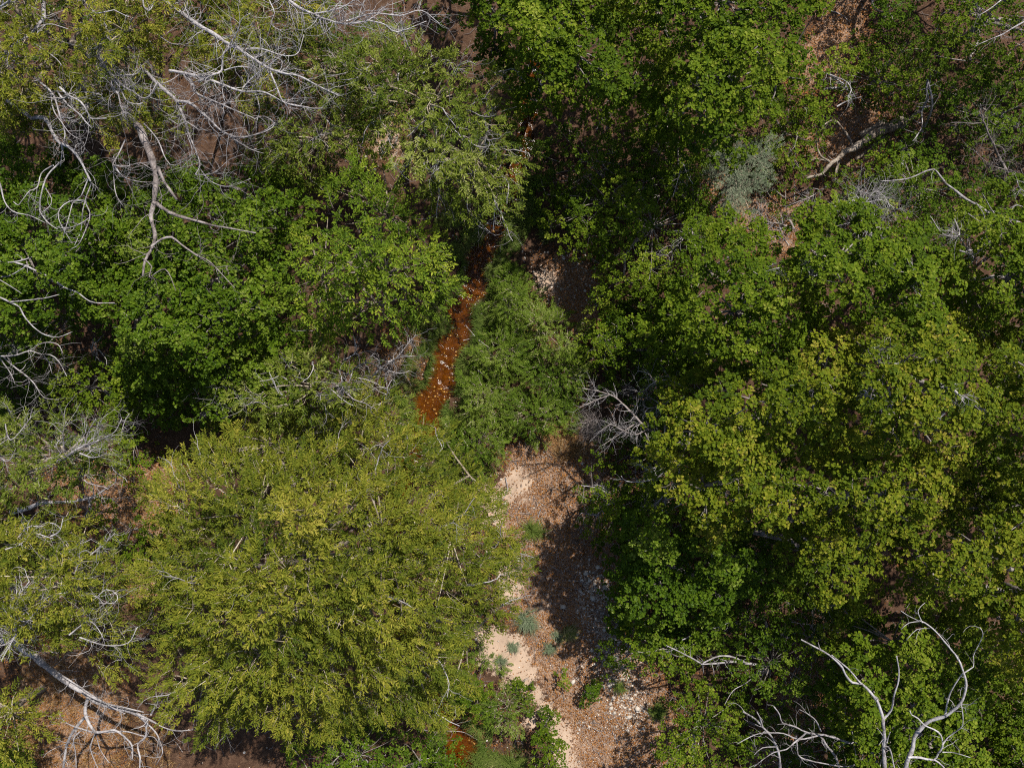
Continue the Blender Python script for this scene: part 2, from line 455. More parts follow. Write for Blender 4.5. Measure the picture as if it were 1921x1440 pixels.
wm.add(np.concatenate([wp, wz[..., None]], -1), quads=np.stack([wi[:-1, :-1], wi[:-1, 1:], wi[1:, 1:], wi[1:, :-1]], -1).reshape(-1, 4)[:, ::-1])
wo = wm.build('creek_water', water_material()); wo['kind'] = 'structure'

# ------------------------------------------------------------------ leaves, sprigs, crowns
def leaves(mb, base, d, up, L, Wd, tint, broad=True, fold=0.25, droop=0.15):
    """every leaf is a folded blade of its own"""
    d = nrm(d); side = nrm(np.cross(d, up)); nor = np.cross(side, d)
    L = L[:, None]; w = Wd[:, None] * 0.5
    N = len(base)
    at = 0.62 if broad else 0.45
    rows = [base, base + d * L * at - side * w + nor * w * fold, base + d * L - nor * L * droop, base + d * L * at + side * w + nor * w * fold]
    V = np.stack(rows, 1); k = np.arange(N)[:, None] * 4
    t = np.concatenate([k + np.array([[0, 2, 1]]), k + np.array([[0, 3, 2]])])
    mb.add(V, tris=t, tint=np.repeat(tint, 4))

STYLE = {
    # n leaves per sprig, leaf length, width, mode
    'oak':    dict(n=10, L=0.068, w=0.05, mode='rosette', broad=True, mat='oak_green', bark='oak_bark', reach=0.10),
    'olive':  dict(n=10, L=0.066, w=0.047, mode='rosette', broad=True, mat='oak_olive', bark='oak_bark', reach=0.10),
    'deep':   dict(n=10, L=0.07, w=0.048, mode='rosette', broad=True, mat='deep_green', bark='oak_bark', reach=0.12),
    'locust': dict(n=10, L=0.080, w=0.034, mode='shoot', broad=True, mat='locust', bark='bark', reach=0.24),
    'willow': dict(n=15, L=0.080, w=0.024, mode='shoot', broad=False, mat='willow', bark='twig', reach=0.30),
    'willow_green': dict(n=12, L=0.082, w=0.027, mode='shoot', broad=False, mat='willow_green', bark='twig', reach=0.26),
    'fine':   dict(n=13, L=0.052, w=0.017, mode='shoot', broad=False, mat='fine', bark='twig', reach=0.19),
    'small':  dict(n=9, L=0.055, w=0.036, mode='rosette', broad=True, mat='oak_green', bark='oak_bark', reach=0.10),
    'small_deep': dict(n=9, L=0.058, w=0.036, mode='rosette', broad=True, mat='deep_green', bark='oak_bark', reach=0.10),
    'sage':   dict(n=12, L=0.040, w=0.010, mode='shoot', broad=False, mat='sage', bark='twig', reach=0.20),
}
stats = dict(leaves=0)

def sprigs(mb, tip, d, st, ct):
    n, L, w = st['n'], st['L'], st['w']
    N = len(tip)
    sv = np.clip(ct + rng.normal(0, 0.12, N), 0, 1)
    j = np.arange(n)
    up = np.array([0, 0, 1.0])
    side = nrm(np.cross(d, up + rng.normal(0, 0.05, (N, 3)))); oth = np.cross(side, d)
    if st['mode'] == 'rosette':
        a = j[None] * (2 * np.pi / n) * 1.0 + rng.uniform(0, 6.28, (N, 1)) + rng.normal(0, 0.35, (N, n))
        el = rng.uniform(-0.05, 0.5, (N, n))
        ld = (side[:, None] * np.cos(a)[..., None] + oth[:, None] * np.sin(a)[..., None]) * np.cos(el)[..., None] + d[:, None] * np.sin(el)[..., None]
        base = tip[:, None] - d[:, None] * (rng.uniform(0, 0.055, (N, n, 1))) + ld * 0.012
        upv = d[:, None] * 0.7 + up * 0.9 + rng.normal(0, 0.30, (N, n, 3))
    else:
        R = st['reach'] * rng.uniform(0.6, 1.25, (N, 1))
        t = (j[None] + rng.uniform(0, 0.8, (N, n))) / n
        drop = -0.35 * t ** 2 * R
        base = tip[:, None] + d[:, None] * ((t - 0.45) * R)[..., None]
        base[..., 2] += drop
        sgn = np.where(j % 2 == 0, 1.0, -1.0)[None, :, None]
        ld = d[:, None] * rng.uniform(0.45, 0.95, (N, n, 1)) + sgn * side[:, None] * rng.uniform(0.35, 0.85, (N, n, 1)) + oth[:, None] * rng.normal(0, 0.35, (N, n, 1)) + np.array([0, 0, -0.12])
        upv = up + oth[:, None] * 0.4 + rng.normal(0, 0.40, (N, n, 3))
    sz = rng.uniform(0.65, 1.2, (N, n))
    tint = np.clip(sv[:, None] + rng.normal(0, 0.13, (N, n)), 0, 1)
    leaves(mb, base.reshape(-1, 3), ld.reshape(-1, 3), upv.reshape(-1, 3), (L * sz).ravel(), (w * sz * rng.uniform(0.8, 1.15, (N, n))).ravel(), tint.ravel(), st['broad'])
    stats['leaves'] += N * n

seed_no = [100]
def plant(name, label, cat, poly, z0, z1, style, spacing=0.44, density=1.0, layers=2, base=None, gap=0.0, group=None, bumps=0.45, rad=(0.26, 0.46), per=15, dirbias=None, trunk_r=0.11, shape=1.0, show=0.0, tilt=0.0, tintb=0.0, grow=0.0, top_x=1.15, bare=0):
    """a tree or shrub: trunk, limbs and twigs rising from one base to leaf clumps spread through the crown"""
    st = STYLE[style]
    if style in ('oak', 'olive', 'deep') : layers, grow, per, spacing, shape, top_x, bumps = 3, grow + 22, per, spacing * 0.97, 0.6, 1.75, bumps * 0.8
    if style in ('small', 'small_deep') and spacing > 0.4: grow, top_x = grow + 10, 1.3
    seed_no[0] += 1
    nz, nz2 = Noise2(seed_no[0], 130), Noise2(seed_no[0] + 500, 45)
    poly = np.asarray(poly, float).copy()
    poly[:, 0] += np.where(poly[:, 0] < -40, -80, 0) + np.where(poly[:, 0] > 1960, 80, 0)
    poly[:, 1] += np.where(poly[:, 1] < -40, -80, 0) + np.where(poly[:, 1] > 1480, 60, 0)
    zm = (z0 + z1) / 2
    sp = spacing / mscale(zm)
    lo, hi = poly.min(0) - 20, poly.max(0) + 20
    cs, tn, lay = [], [], []
    Rmax = None
    for ly in range(layers):
        X, Y = np.meshgrid(np.arange(lo[0], hi[0], sp), np.arange(lo[1], hi[1], sp * 0.866))
        X = X + (np.arange(X.shape[0]) % 2)[:, None] * sp / 2 + rng.uniform(0, sp)
        X = X + rng.normal(0, sp * 0.25, X.shape); Y = Y + rng.normal(0, sp * 0.25, Y.shape) + rng.uniform(0, sp)
        x, y = X.ravel(), Y.ravel()
        d = poly_sd(x, y, poly)
        if Rmax is None: Rmax = max(d.max(), 1)
        nn = nz2(x, y); n1 = nz(x, y)
        ok = d > 8 * nn + 2 - grow + (8 if ly else 0)
        ok &= rng.uniform(0, 1, len(x)) < density * (1, 0.7, 0.3)[ly]
        if gap > 0: ok &= nn > -1.9 + 1.7 * gap
        x, y, d, nn, n1 = x[ok], y[ok], d[ok], nn[ok], n1[ok]
        e = np.clip(d / (Rmax * shape), 0, 1)
        z = z0 + (z1 - z0) * (1 - (1 - e) ** 2) + bumps * (0.55 * n1 + 0.35 * nn) + rng.normal(0, 0.12, len(x)) - ly * rng.uniform(0.5, 1.0, len(x)) * min(1.0, 0.35 + z1 * 0.18)
        z = np.maximum(z, 0.12 + 0.05 * rng.uniform(size=len(x)))
        cs.append(W(x, y, z)); lay.append(np.full(len(x), ly)); tn.append(0.46 + tintb + 0.10 * n1 + rng.normal(0, 0.07, len(x)) + 0.02)
    cs = np.concatenate(cs); tn = np.concatenate(tn); lay = np.concatenate(lay)
    if len(cs) == 0:
        cs = W(poly[:, 0], poly[:, 1], np.full(len(poly), zm)); tn = np.full(len(cs), 0.5); lay = np.zeros(len(cs))
    if base is None:
        bxy = cs[:, :2].mean(0)
    else:
        bxy = W(base[0], base[1], 0.0)[:2]
    bz = float(ground_z(bxy[0], bxy[1]))
    root = thing(name, label, cat, (bxy[0], bxy[1], bz), group)
    # sprigs
    nc = len(cs)
    r = rng.uniform(*rad, nc)
    cnt = rng.poisson(per * (r / np.mean(rad)) ** 2 * np.where(lay == 0, top_x, 0.75))
    ci = np.repeat(np.arange(nc), cnt)
    dd = nrm(rng.normal(size=(len(ci), 3)) + np.array([0, 0, 0.55]))
    dd[:, 2] = np.where(dd[:, 2] < -0.1, -dd[:, 2], dd[:, 2])
    tip = cs[ci] + dd * (r[ci] * rng.uniform(0.55, 1.05, len(ci)))[:, None] * np.array([1, 1, 0.7])
    ok = tip[:, 2] > 0.05
    ci, dd, tip = ci[ok], dd[ok], tip[ok]
    ctr = np.array([bxy[0], bxy[1], zm * 0.6])
    if st['mode'] == 'shoot':
        ow = nrm(cs[ci] - ctr)
        dv = nrm(dd * 0.55 + ow * np.array([0.75, 0.75, 0.2]) + rng.normal(0, 0.22, tip.shape) + np.array([0, 0, 0.15]))
    else:
        dv = nrm(dd * 0.75 + np.array([0, 0, 0.75]) + rng.normal(0, 0.2, tip.shape))
    if dirbias is not None: dv = nrm(dv + np.array(dirbias))
    fol = MB()
    sprigs(fol, tip, dv, st, tn[ci])
    fol.build('foliage', M[st['mat']], root, smooth=False, stuff=True)
    # wood
    wood, tw = MB(), MB()
    nh = min(nc, max(2, int(round(nc / 22))))
    hubs = cs[rng.choice(nc, nh, replace=False)].copy()
    for _ in range(3):
        own = np.argmin(((cs[:, None, :] - hubs[None]) ** 2).sum(-1), 1)
        for h in range(nh):
            if (own == h).any(): hubs[h] = cs[own == h].mean(0)
    hubs[:, 2] = np.maximum(hubs[:, 2] - 0.35 * (0.4 + z1 * 0.12), 0.1)
    top = np.array([bxy[0] * 0.8 + cs[:, 0].mean() * 0.2, bxy[1] * 0.8 + cs[:, 1].mean() * 0.2, bz + max(0.12, z0 * 0.55)])
    b0 = np.array([bxy[0], bxy[1], bz - 0.08])
    tr = resample([b0, (b0 + top) / 2 + np.append(rng.normal(0, 0.06 * z1 / 3, 2), 0), top], 0.25)
    tk = trunk_r * min(1.0, 0.25 + z1 * 0.15)
    tubes(wood, tr[None], np.linspace(tk, tk * 0.75, len(tr))[None], 8, 0.5)
    wood.build('trunk', M[st['bark'] if st['bark'] != 'twig' else 'bark'], root)
    for h in hubs:
        mid = top * 0.45 + h * 0.55 + np.append(rng.normal(0, 0.12, 2), -0.05)
        lb = MB()
        p = resample([top, mid, h], 0.22)
        p[1:-1] += rng.normal(0, 0.018, p[1:-1].shape)
        tubes(lb, p[None], np.linspace(tk * 0.6, tk * 0.26, len(p))[None], 6, 0.55)
        lb.build('limb', M[st['bark'] if st['bark'] != 'twig' else 'bark'], root)
    H = hubs[own]
    low = cs - np.array([0, 0, 1.0]) * (r * 0.35)[:, None]
    sub = lay == 0 if style in ('oak', 'olive', 'deep', 'small', 'small_deep') else lay < 9
    H, low_, n_s = H[sub], low[sub], int(sub.sum())
    tubes(tw, bez(H, H * 0.4 + low_ * 0.6 + rng.normal(0, 0.08, H.shape), low_, 4), np.repeat(np.linspace(tk * 0.24, 0.008, 4)[None], n_s, 0), 3, rng.uniform(0.3, 0.7, n_s))
    if st['mode'] == 'shoot':
        keep = (rng.uniform(size=len(tip)) < 0.28 + 0.2 * show) & (lay[ci] == 0)
        R_ = st['reach'] * rng.uniform(0.5, 1.2, (int(keep.sum()), 1))
        a, b = tip[keep] - dv[keep] * R_ * (0.75 + 0.5 * show), tip[keep] + dv[keep] * R_ * 0.25
        a[:, 2] -= 0.10 * R_[:, 0]; b[:, 2] -= 0.02
    else:
        keep = (rng.uniform(size=len(tip)) < 0.10) & (lay[ci] == 0)
        a, b = low[ci[keep]], tip[keep]
    m_ = a * 0.5 + b * 0.5 + rng.normal(0, 0.035, a.shape)
    if st['bark'] == 'twig': rad_t = 0.0065
    else: rad_t = 0.0055
    tubes(tw, bez(a, m_, b, 3), np.repeat(np.array([[1.2, 0.9, 0.4]]) * rad_t, len(a), 0), 3, rng.uniform(0.2, 0.9, len(a)))
    tw.build('twigs', M['twig' if st['bark'] == 'twig' else st['bark']], root, stuff=True)
    if bare:
        top_i = np.where(lay == 0)[0]
        pick = rng.choice(top_i, min(bare, len(top_i)), replace=False)
        S_, D_ = cs[pick] - np.array([0, 0, 0.15]), nrm(nrm(cs[pick] - ctr) * np.array([1, 1, 0.3]) + rng.normal(0, 0.35, (len(pick), 3)) + np.array([0, 0, 0.35]))
        seeds = []
        for a_, b_ in zip(S_, D_):
            pp, q_ = [a_], b_
            for _k in range(6):
                q_ = nrm(q_ + rng.normal(0, 0.28, 3)); pp.append(pp[-1] + q_ * 0.12)
            seeds.append(np.array(pp))
        sr = [np.linspace(0.013, 0.006, 7)] * len(seeds)
        bt = MB()
        tubes(bt, np.array(seeds), np.array(sr), 4, rng.uniform(0.3, 0.8, len(seeds)))
        c1, r1 = spawn(seeds, sr, 5, 0.2, 0.55, 0.008, spread=0.7, curl=0.32, up=0.12, K=6, jit=0.2)
        tubes(bt, c1, r1, 3, rng.uniform(0.3, 0.9, len(c1)))
        c2, r2 = spawn(list(c1), list(r1), 1.6, 0.12, 0.3, 0.0055, spread=0.7, curl=0.32, K=4, jit=0.2)
        tubes(bt, c2, r2, 3, rng.uniform(0.3, 0.9, len(c2)))
        bt.build('bare_twigs', M['dead'], root, stuff=True)
    return root

def trace(pts, za, zb, wa, wb, gnarl=0.02, step=0.12):
    """a limb from survey points: heights from za to zb, widths in photo points from wa to wb"""
    pts = np.asarray(pts, float)
    s = np.concatenate([[0], np.cumsum(np.hypot(*np.diff(pts, axis=0).T))]); s = s / s[-1]
    z = za + (zb - za) * s + 0.10 * np.sin(s * 7 + rng.uniform(0, 6)) * (s * (1 - s) * 4)
    P = resample(W(pts[:, 0], pts[:, 1], z), step)
    wd = (wb + (wa - wb) * (1 - np.linspace(0, 1, len(P))) ** 1.25) * 0.70 * mscale(P[:, 2]) * 0.5
    kn = rng.normal(0, 1, P.shape); kn[1:-1] = (kn[:-2] + kn[1:-1] + kn[2:]) / 3
    P[1:-1] += kn[1:-1] * np.minimum(gnarl, 0.35 * wd[1:-1, None])
    wd = wd * (1 + 0.10 * np.sin(np.arange(len(P)) * 1.3 + rng.uniform(0, 6)) + rng.normal(0, 0.05, len(P)))
    return P, wd

def dead(name, label, cat, root_px, lines, twigs=1.0, mat='dead', trunk_z=0.0, curl=0.28, t_len=(0.25, 0.8), up=0.05, lev2=1.0, group=None, t_r=0.0095, twig_mat=None, rootw=None, spread=0.75):
    """dead wood: lines = [(pts, z0, z1, w0, w1), ...]; the first is the trunk, which rises from root_px"""
    bx, by = W(root_px[0], root_px[1], 0.0)[:2]
    bz = float(ground_z(bx, by))
    root = thing(name, label, cat, (bx, by, bz), group)
    Ps, Rs = [], []
    tb = rng.uniform(-0.16, 0.2)
    for i, ln in enumerate(lines):
        P, R = trace(*ln)
        if i == 0:
            f = P[0]
            pre = resample([np.array([bx, by, bz - 0.06]), np.array([bx * 0.55 + f[0] * 0.45, by * 0.55 + f[1] * 0.45, bz * 0.3 + f[2] * 0.62]), f], 0.2)[:-1]
            if np.linalg.norm(P[0] - np.array([bx, by, bz])) > 0.15:
                r0 = R[0] * 1.35 if rootw is None else rootw
                R = np.concatenate([np.linspace(r0, R[0], len(pre) + 1)[:-1], R]); P = np.concatenate([pre, P])
        m = MB()
        tubes(m, P[None], R[None], 8 if R[0] > 0.03 else 6, np.clip(0.5 + tb + 0.16 * rng.normal(size=(1, len(P))), 0, 1), cap=True)
        m.build('trunk' if i == 0 else 'limb', M[mat], root)
        Ps.append(P[len(P) // 4 if i == 0 else 0:]); Rs.append(R[len(R) // 4 if i == 0 else 0:])
    tw = MB()
    ln_ = [np.linalg.norm(np.diff(p, axis=0), axis=1).sum() for p in Ps]
    P1, R1 = [], []
    for p, ra, L in zip(Ps, Rs, ln_):
        a, b = spawn([p], [ra], 5.5 * L * twigs, *t_len, t_r, spread=spread, curl=curl, up=up, K=7, jit=0.2)
        P1.append(a); R1.append(b)
    P1 = np.concatenate(P1); R1 = np.concatenate(R1)
    if len(P1):
        tubes(tw, P1, R1, 3, np.clip(tb + rng.uniform(0.25, 0.8, len(P1)), 0, 1))
        P2, R2 = spawn(list(P1), list(R1), 2.3 * lev2, t_len[0] * 0.45, t_len[1] * 0.55, t_r * 0.62, spread=0.7, curl=curl * 1.2, up=up * 0.5, K=5, jit=0.2)
        tubes(tw, P2, R2, 3, np.clip(tb + rng.uniform(0.25, 0.9, len(P2)), 0, 1))
        if lev2 > 0.6 and len(P2):
            P3, R3 = spawn(list(P2), list(R2), 0.6 * lev2, t_len[0] * 0.3, t_len[1] * 0.3, t_r * 0.45, spread=0.8, curl=curl * 1.3, K=4, jit=0.2)
            tubes(tw, P3, R3, 3, rng.uniform(0.4, 0.9, len(P3)))
        tw.build('twigs', M[twig_mat or mat], root, stuff=True)
    return root

# ------------------------------------------------------------------ living trees and shrubs
OAKS = 'oaks crowding the bank beyond the gravel wash'
SHR = 'shrubs of the forest understorey'
WIL = 'willows along the creek'
plant('oak_tree', 'broad fresh green oak whose crown overhangs the shaded upper creek', 'tree',
      [(870, -230), (872, 30), (905, 60), (930, 110), (970, 128), (975, 205), (1070, 182), (1100, 200), (1190, 200), (1240, 190), (1250, 120), (1180, 70), (1120, 20), (1110, -230)], 2.6, 5.2, 'oak', group=OAKS, base=(1080, 60))
plant('oak_tree', 'large fresh green oak with a drooping lobe above a patch of leaf litter', 'tree',
      [(1125, -70), (1150, 0), (1200, 40), (1262, 90), (1240, 180), (1210, 215), (1290, 295), (1385, 300), (1420, 240), (1425, 190), (1500, 140), (1495, 60), (1545, 15), (1550, -70)], 2.3, 5.4, 'oak', group=OAKS, base=(1350, 80))
plant('oak_tree', 'leafy green young oak spreading over shaded ground beside the island thicket', 'tree',
      [(1018, 375), (1060, 350), (1110, 325), (1200, 310), (1290, 325), (1335, 380), (1310, 440), (1255, 465), (1275, 520), (1215, 560), (1150, 575), (1105, 545), (1115, 480), (1060, 440), (1020, 410)], 1.2, 2.7, 'small', group=OAKS, base=(1210, 440))
plant('oak_tree', 'rounded green oak with a leaf litter hollow at its upper edge', 'tree',
      [(1290, 470), (1345, 420), (1420, 440), (1480, 470), (1535, 560), (1510, 660), (1430, 710), (1350, 690), (1285, 640), (1265, 560)], 2.8, 5.2, 'oak', group=OAKS, base=(1400, 560))
plant('oak_tree', 'green oak crown below the white tangled dead brush', 'tree',
      [(1490, 420), (1555, 380), (1640, 400), (1700, 425), (1775, 465), (1805, 540), (1760, 615), (1680, 625), (1600, 600), (1535, 560), (1490, 490)], 3.2, 5.6, 'oak', group=OAKS, base=(1640, 510), tintb=0.04)
plant('oak_tree', 'green oak at the picture edge below the bent dead limb', 'tree',
      [(1785, 430), (1850, 385), (2010, 360), (2010, 640), (1900, 640), (1830, 600), (1790, 520)], 3.0, 5.2, 'oak', group=OAKS, base=(1900, 500), tintb=0.03)
plant('oak_tree', 'yellow olive oak crown beside the brittle grey dead oak branches', 'tree',
      [(1235, 800), (1300, 735), (1400, 700), (1480, 670), (1560, 640), (1605, 700), (1595, 800), (1520, 870), (1430, 850), (1360, 885), (1300, 870), (1225, 860)], 3.4, 6.4, 'olive', group=OAKS, base=(1420, 780))
plant('oak_tree', 'tallest yellow olive oak in the middle of the wide canopy', 'tree',
      [(1570, 640), (1680, 610), (1790, 620), (1850, 680), (1870, 780), (1790, 860), (1700, 855), (1620, 835), (1595, 740)], 4.2, 7.0, 'olive', group=OAKS, base=(1720, 740), tintb=0.04)
plant('oak_tree', 'olive oak crown running out of the picture beside the tallest oak', 'tree',
      [(1830, 640), (2010, 620), (2010, 960), (1900, 930), (1860, 850), (1865, 720)], 3.8, 6.2, 'olive', group=OAKS, base=(1930, 800))
plant('oak_tree', 'wide low olive oak bough with thick grey limbs showing through gaps', 'tree',
      [(1205, 895), (1260, 870), (1340, 885), (1450, 862), (1540, 880), (1640, 850), (1770, 870), (1805, 950), (1730, 1000), (1610, 965), (1500, 1005), (1420, 965), (1340, 1000), (1260, 960)], 3.4, 5.8, 'olive', group=OAKS, base=(1510, 990), gap=0.15)
plant('oak_tree', 'tall yellow green oak above the pale bare snag by the picture edge', 'tree',
      [(1790, 965), (1880, 925), (2010, 935), (2010, 1310), (1900, 1295), (1850, 1195), (1765, 1115), (1695, 1080), (1715, 1000)], 3.2, 5.8, 'olive', group=OAKS, base=(1880, 1100))
plant('oak_tree', 'hanging olive oak spray above an opening of dark shade', 'tree',
      [(1500, 1045), (1530, 960), (1640, 965), (1665, 1010), (1640, 1050), (1628, 1100), (1560, 1125), (1508, 1090)], 3.2, 4.8, 'olive', group=OAKS, base=(1600, 1000))
plant('oak_tree', 'rounded green oak directly behind the pale bare snag', 'tree',
      [(1545, 1215), (1595, 1165), (1680, 1190), (1720, 1150), (1800, 1175), (1870, 1240), (1860, 1330), (1885, 1400), (1850, 1520), (1560, 1520), (1590, 1410), (1560, 1340), (1545, 1270)], 2.0, 4.0, 'oak', group=OAKS, base=(1710, 1330), tintb=0.05)
plant('shrub', 'green shrub in the lower picture corner beyond the snag', 'shrub',
      [(1870, 1300), (2010, 1290), (2010, 1520), (1870, 1520)], 1.4, 3.0, 'oak', group=SHR)
plant('oak_tree', 'deep green shaded oak at the edge of the gravel wash', 'tree',
      [(1140, 955), (1220, 925), (1300, 975), (1400, 985), (1490, 1010), (1450, 1080), (1380, 1130), (1320, 1185), (1230, 1190), (1160, 1150), (1140, 1060)], 1.3, 3.2, 'deep', group=OAKS, base=(1310, 1080))
plant('shrub', 'bright green sprig bush reaching over the shaded leaf litter of the wash', 'shrub',
      [(1075, 935), (1085, 880), (1120, 860), (1180, 900), (1220, 940), (1160, 980), (1110, 985)], 1.5, 2.3, 'small', group=SHR)
plant('shrub', 'dark shrub in shadow beneath the brittle grey dead oak', 'shrub',
      [(1130, 700), (1200, 690), (1300, 700), (1300, 760), (1230, 860), (1160, 880), (1110, 820)], 0.4, 1.3, 'small_deep', group=SHR, density=0.75)
plant('shrub', 'dark green thicket in the shade between the litter hollow and the young oak', 'shrub',
      [(1105, 600), (1185, 575), (1280, 560), (1310, 680), (1240, 720), (1170, 690), (1105, 660)], 0.5, 1.6, 'small_deep', group=SHR)
plant('shrub', 'feathery green shrub on the litter edge beside the island thicket', 'shrub',
      [(1095, 620), (1130, 590), (1185, 590), (1195, 650), (1160, 690), (1105, 680)], 0.9, 1.7, 'small', group=SHR)
plant('shrub', 'shaded dark shrub under the overhanging oak by the upper creek', 'shrub',
      [(1008, 265), (1045, 225), (1090, 250), (1130, 240), (1200, 260), (1260, 330), (1200, 380), (1100, 350), (1050, 390), (1008, 335)], 0.5, 1.6, 'small_deep', group=SHR, density=0.9)
plant('shrub', 'dark green shrub between the drooping oak and the grey green sage', 'shrub',
      [(1215, 215), (1290, 290), (1345, 310), (1330, 380), (1360, 430), (1290, 445), (1255, 380), (1200, 290)], 0.6, 1.8, 'small_deep', group=SHR)
plant('shrub', 'green sapling thicket along the wash beside the fallen pale branch', 'shrub',
      [(1140, 1190), (1195, 1185), (1260, 1175), (1345, 1210), (1320, 1250), (1290, 1275), (1215, 1270), (1150, 1245)], 1.0, 2.2, 'small', group=SHR)
plant('shrub', 'tall mid green shrub with lobed outline at the bottom of the wash', 'shrub',
      [(1270, 1290), (1330, 1260), (1385, 1330), (1405, 1430), (1380, 1520), (1255, 1520), (1235, 1395), (1250, 1320)], 0.9, 2.4, 'small', group=SHR, tintb=0.04)
plant('shrub', 'dim green understorey shrub under dead branches near the fallen pale branch', 'shrub',
      [(1330, 1190), (1420, 1095), (1545, 1120), (1600, 1155), (1540, 1230), (1545, 1320), (1440, 1345), (1365, 1310)], 0.6, 2.0, 'small_deep', group=SHR)
plant('shrub', 'low green shrub beneath the sprawling limbs of the pale snag', 'shrub',
      [(1395, 1350), (1560, 1335), (1610, 1440), (1560, 1520), (1395, 1520)], 0.4, 1.3, 'small_deep', group=SHR, density=0.7)
plant('shrub', 'green leafy thicket just below the uppermost patch of orange litter', 'shrub',
      [(1545, 95), (1600, 70), (1680, 55), (1760, 55), (1775, 130), (1740, 205), (1640, 205), (1575, 170)], 0.7, 1.7, 'small', group=SHR)
plant('shrub', 'green thicket in the upper picture corner with bare branches over it', 'shrub',
      [(1690, -70), (2010, -70), (2010, 110), (1900, 140), (1820, 140), (1765, 90)], 1.8, 3.6, 'small', group=SHR)
plant('shrub', 'very dark shrub in deep shade at the picture edge', 'shrub',
      [(1745, 140), (1900, 150), (2010, 130), (2010, 330), (1890, 300), (1800, 260), (1730, 230)], 0.6, 1.9, 'small_deep', group=SHR)
plant('shrub', 'shadowy green thicket around the upright dead stems past the log', 'shrub',
      [(1690, 240), (1760, 250), (1800, 290), (1870, 330), (1880, 400), (1800, 430), (1710, 405), (1640, 395), (1660, 330)], 0.7, 2.2, 'small_deep', group=SHR)
plant('shrub', 'glossy light green bush at the root end of the fallen log', 'shrub',
      [(1420, 205), (1500, 150), (1555, 190), (1560, 240), (1520, 300), (1500, 340), (1440, 335), (1425, 270)], 0.8, 1.8, 'small', group=SHR, tintb=0.08)
plant('shrub', 'small green bush on the litter just under the fallen log', 'shrub',
      [(1575, 335), (1620, 295), (1690, 285), (1690, 350), (1620, 375)], 0.5, 1.2, 'small', group=SHR)
plant('shrub', 'green bush topping the picture between litter and corner thicket', 'shrub',
      [(1620, -70), (1700, -70), (1710, 40), (1640, 55), (1625, 10)], 0.8, 2.0, 'small_deep', group=SHR)
plant('sagebrush', 'soft grey green sage bush on orange litter', 'shrub',
      [(1335, 300), (1370, 265), (1440, 275), (1450, 320), (1420, 360), (1405, 400), (1360, 400), (1340, 345)], 1.4, 2.2, 'sage', grow=8, tintb=0.1, spacing=0.26, per=24, rad=(0.18, 0.3), bumps=0.2)
plant('shrub', 'mid green bush between the sage and the pale dead brush', 'shrub',
      [(1430, 330), (1480, 335), (1500, 370), (1460, 400), (1425, 385)], 0.5, 1.2, 'small', group=SHR)

plant('locust_tree', 'bright yellow green tree with feathery leaves beside the amber creek', 'tree',
      [(560, 430), (615, 335), (660, 285), (720, 285), (755, 330), (770, 385), (810, 430), (850, 490), (868, 545), (830, 580), (790, 605), (740, 640), (690, 665), (630, 640), (560, 605), (520, 540), (530, 470)], 2.2, 5.4, 'locust', base=(690, 480), bumps=0.6)
GLO = 'glossy dark green trees under the dead willow limbs'
plant('broadleaf_tree', 'glossy dark green tree under the hanging nest of dead twigs', 'tree',
      [(-70, 290), (60, 300), (160, 330), (235, 400), (225, 520), (150, 600), (60, 650), (-70, 660)], 2.2, 4.0, 'deep', group=GLO, tintb=0.02)
plant('broadleaf_tree', 'glossy green tree crossed by the forked grey limb of a dead willow', 'tree',
      [(180, 360), (300, 345), (430, 335), (540, 335), (570, 420), (520, 480), (535, 580), (480, 665), (400, 710), (300, 700), (215, 640), (190, 540), (235, 430)], 2.4, 4.1, 'deep', group=GLO, tintb=0.10)
plant('broadleaf_tree', 'lower glossy green tree reaching toward the dark gap above the big willow', 'tree',
      [(225, 660), (330, 705), (480, 660), (545, 640), (560, 690), (470, 740), (400, 780), (290, 770), (245, 720)], 1.2, 2.6, 'deep', group=GLO, tintb=0.05)
plant('shrub', 'fresh green feathery shrub beside a tangle of white dead twigs', 'shrub',
      [(60, 730), (135, 680), (235, 690), (275, 735), (245, 790), (265, 860), (330, 820), (320, 870), (230, 880), (185, 800), (130, 750)], 1.0, 2.3, 'small', group=SHR, tintb=0.08)
plant('shrub', 'dark leafy shrub at the picture edge under hanging white twigs', 'shrub',
      [(-70, 640), (60, 650), (70, 730), (30, 800), (-70, 800)], 0.5, 1.5, 'small_deep', group=SHR)
plant('shrub', 'green shrub in front of the orange litter clearing by the big willow', 'shrub',
      [(180, 960), (250, 930), (330, 985), (345, 1040), (290, 1060), (210, 1010)], 0.6, 1.5, 'small', group=SHR, density=0.8)
plant('willow_tree', 'yellow green willow in the upper corner threaded with dead white branches', 'tree',
      [(-70, -70), (330, -70), (345, 40), (300, 110), (325, 190), (320, 262), (215, 262), (120, 200), (60, 250), (-70, 290)], 3.6, 5.4, 'willow', group=WIL, base=(190, 130), gap=0.1, per=17, bare=16, tintb=0.0, bumps=0.6)
plant('willow_tree', 'thin willow behind the long bleached limb with brushy twigs', 'tree',
      [(330, -70), (650, -70), (640, 60), (600, 140), (490, 190), (400, 170), (320, 110)], 3.0, 4.6, 'willow', group=WIL, base=(470, 40), gap=0.15, per=15, bare=14, tintb=-0.06)
plant('willow_tree', 'sparse willow with pale twigs leaning over the dark upper creek', 'tree',
      [(640, 90), (760, 75), (880, 100), (940, 150), (978, 220), (1010, 300), (965, 355), (940, 405), (880, 405), (830, 372), (745, 355), (760, 270), (690, 250), (640, 180)], 3.2, 4.8, 'willow_green', group=WIL, base=(800, 230), gap=0.1, per=16, density=1.0, show=0.7, layers=2, bare=38, tintb=0.10)
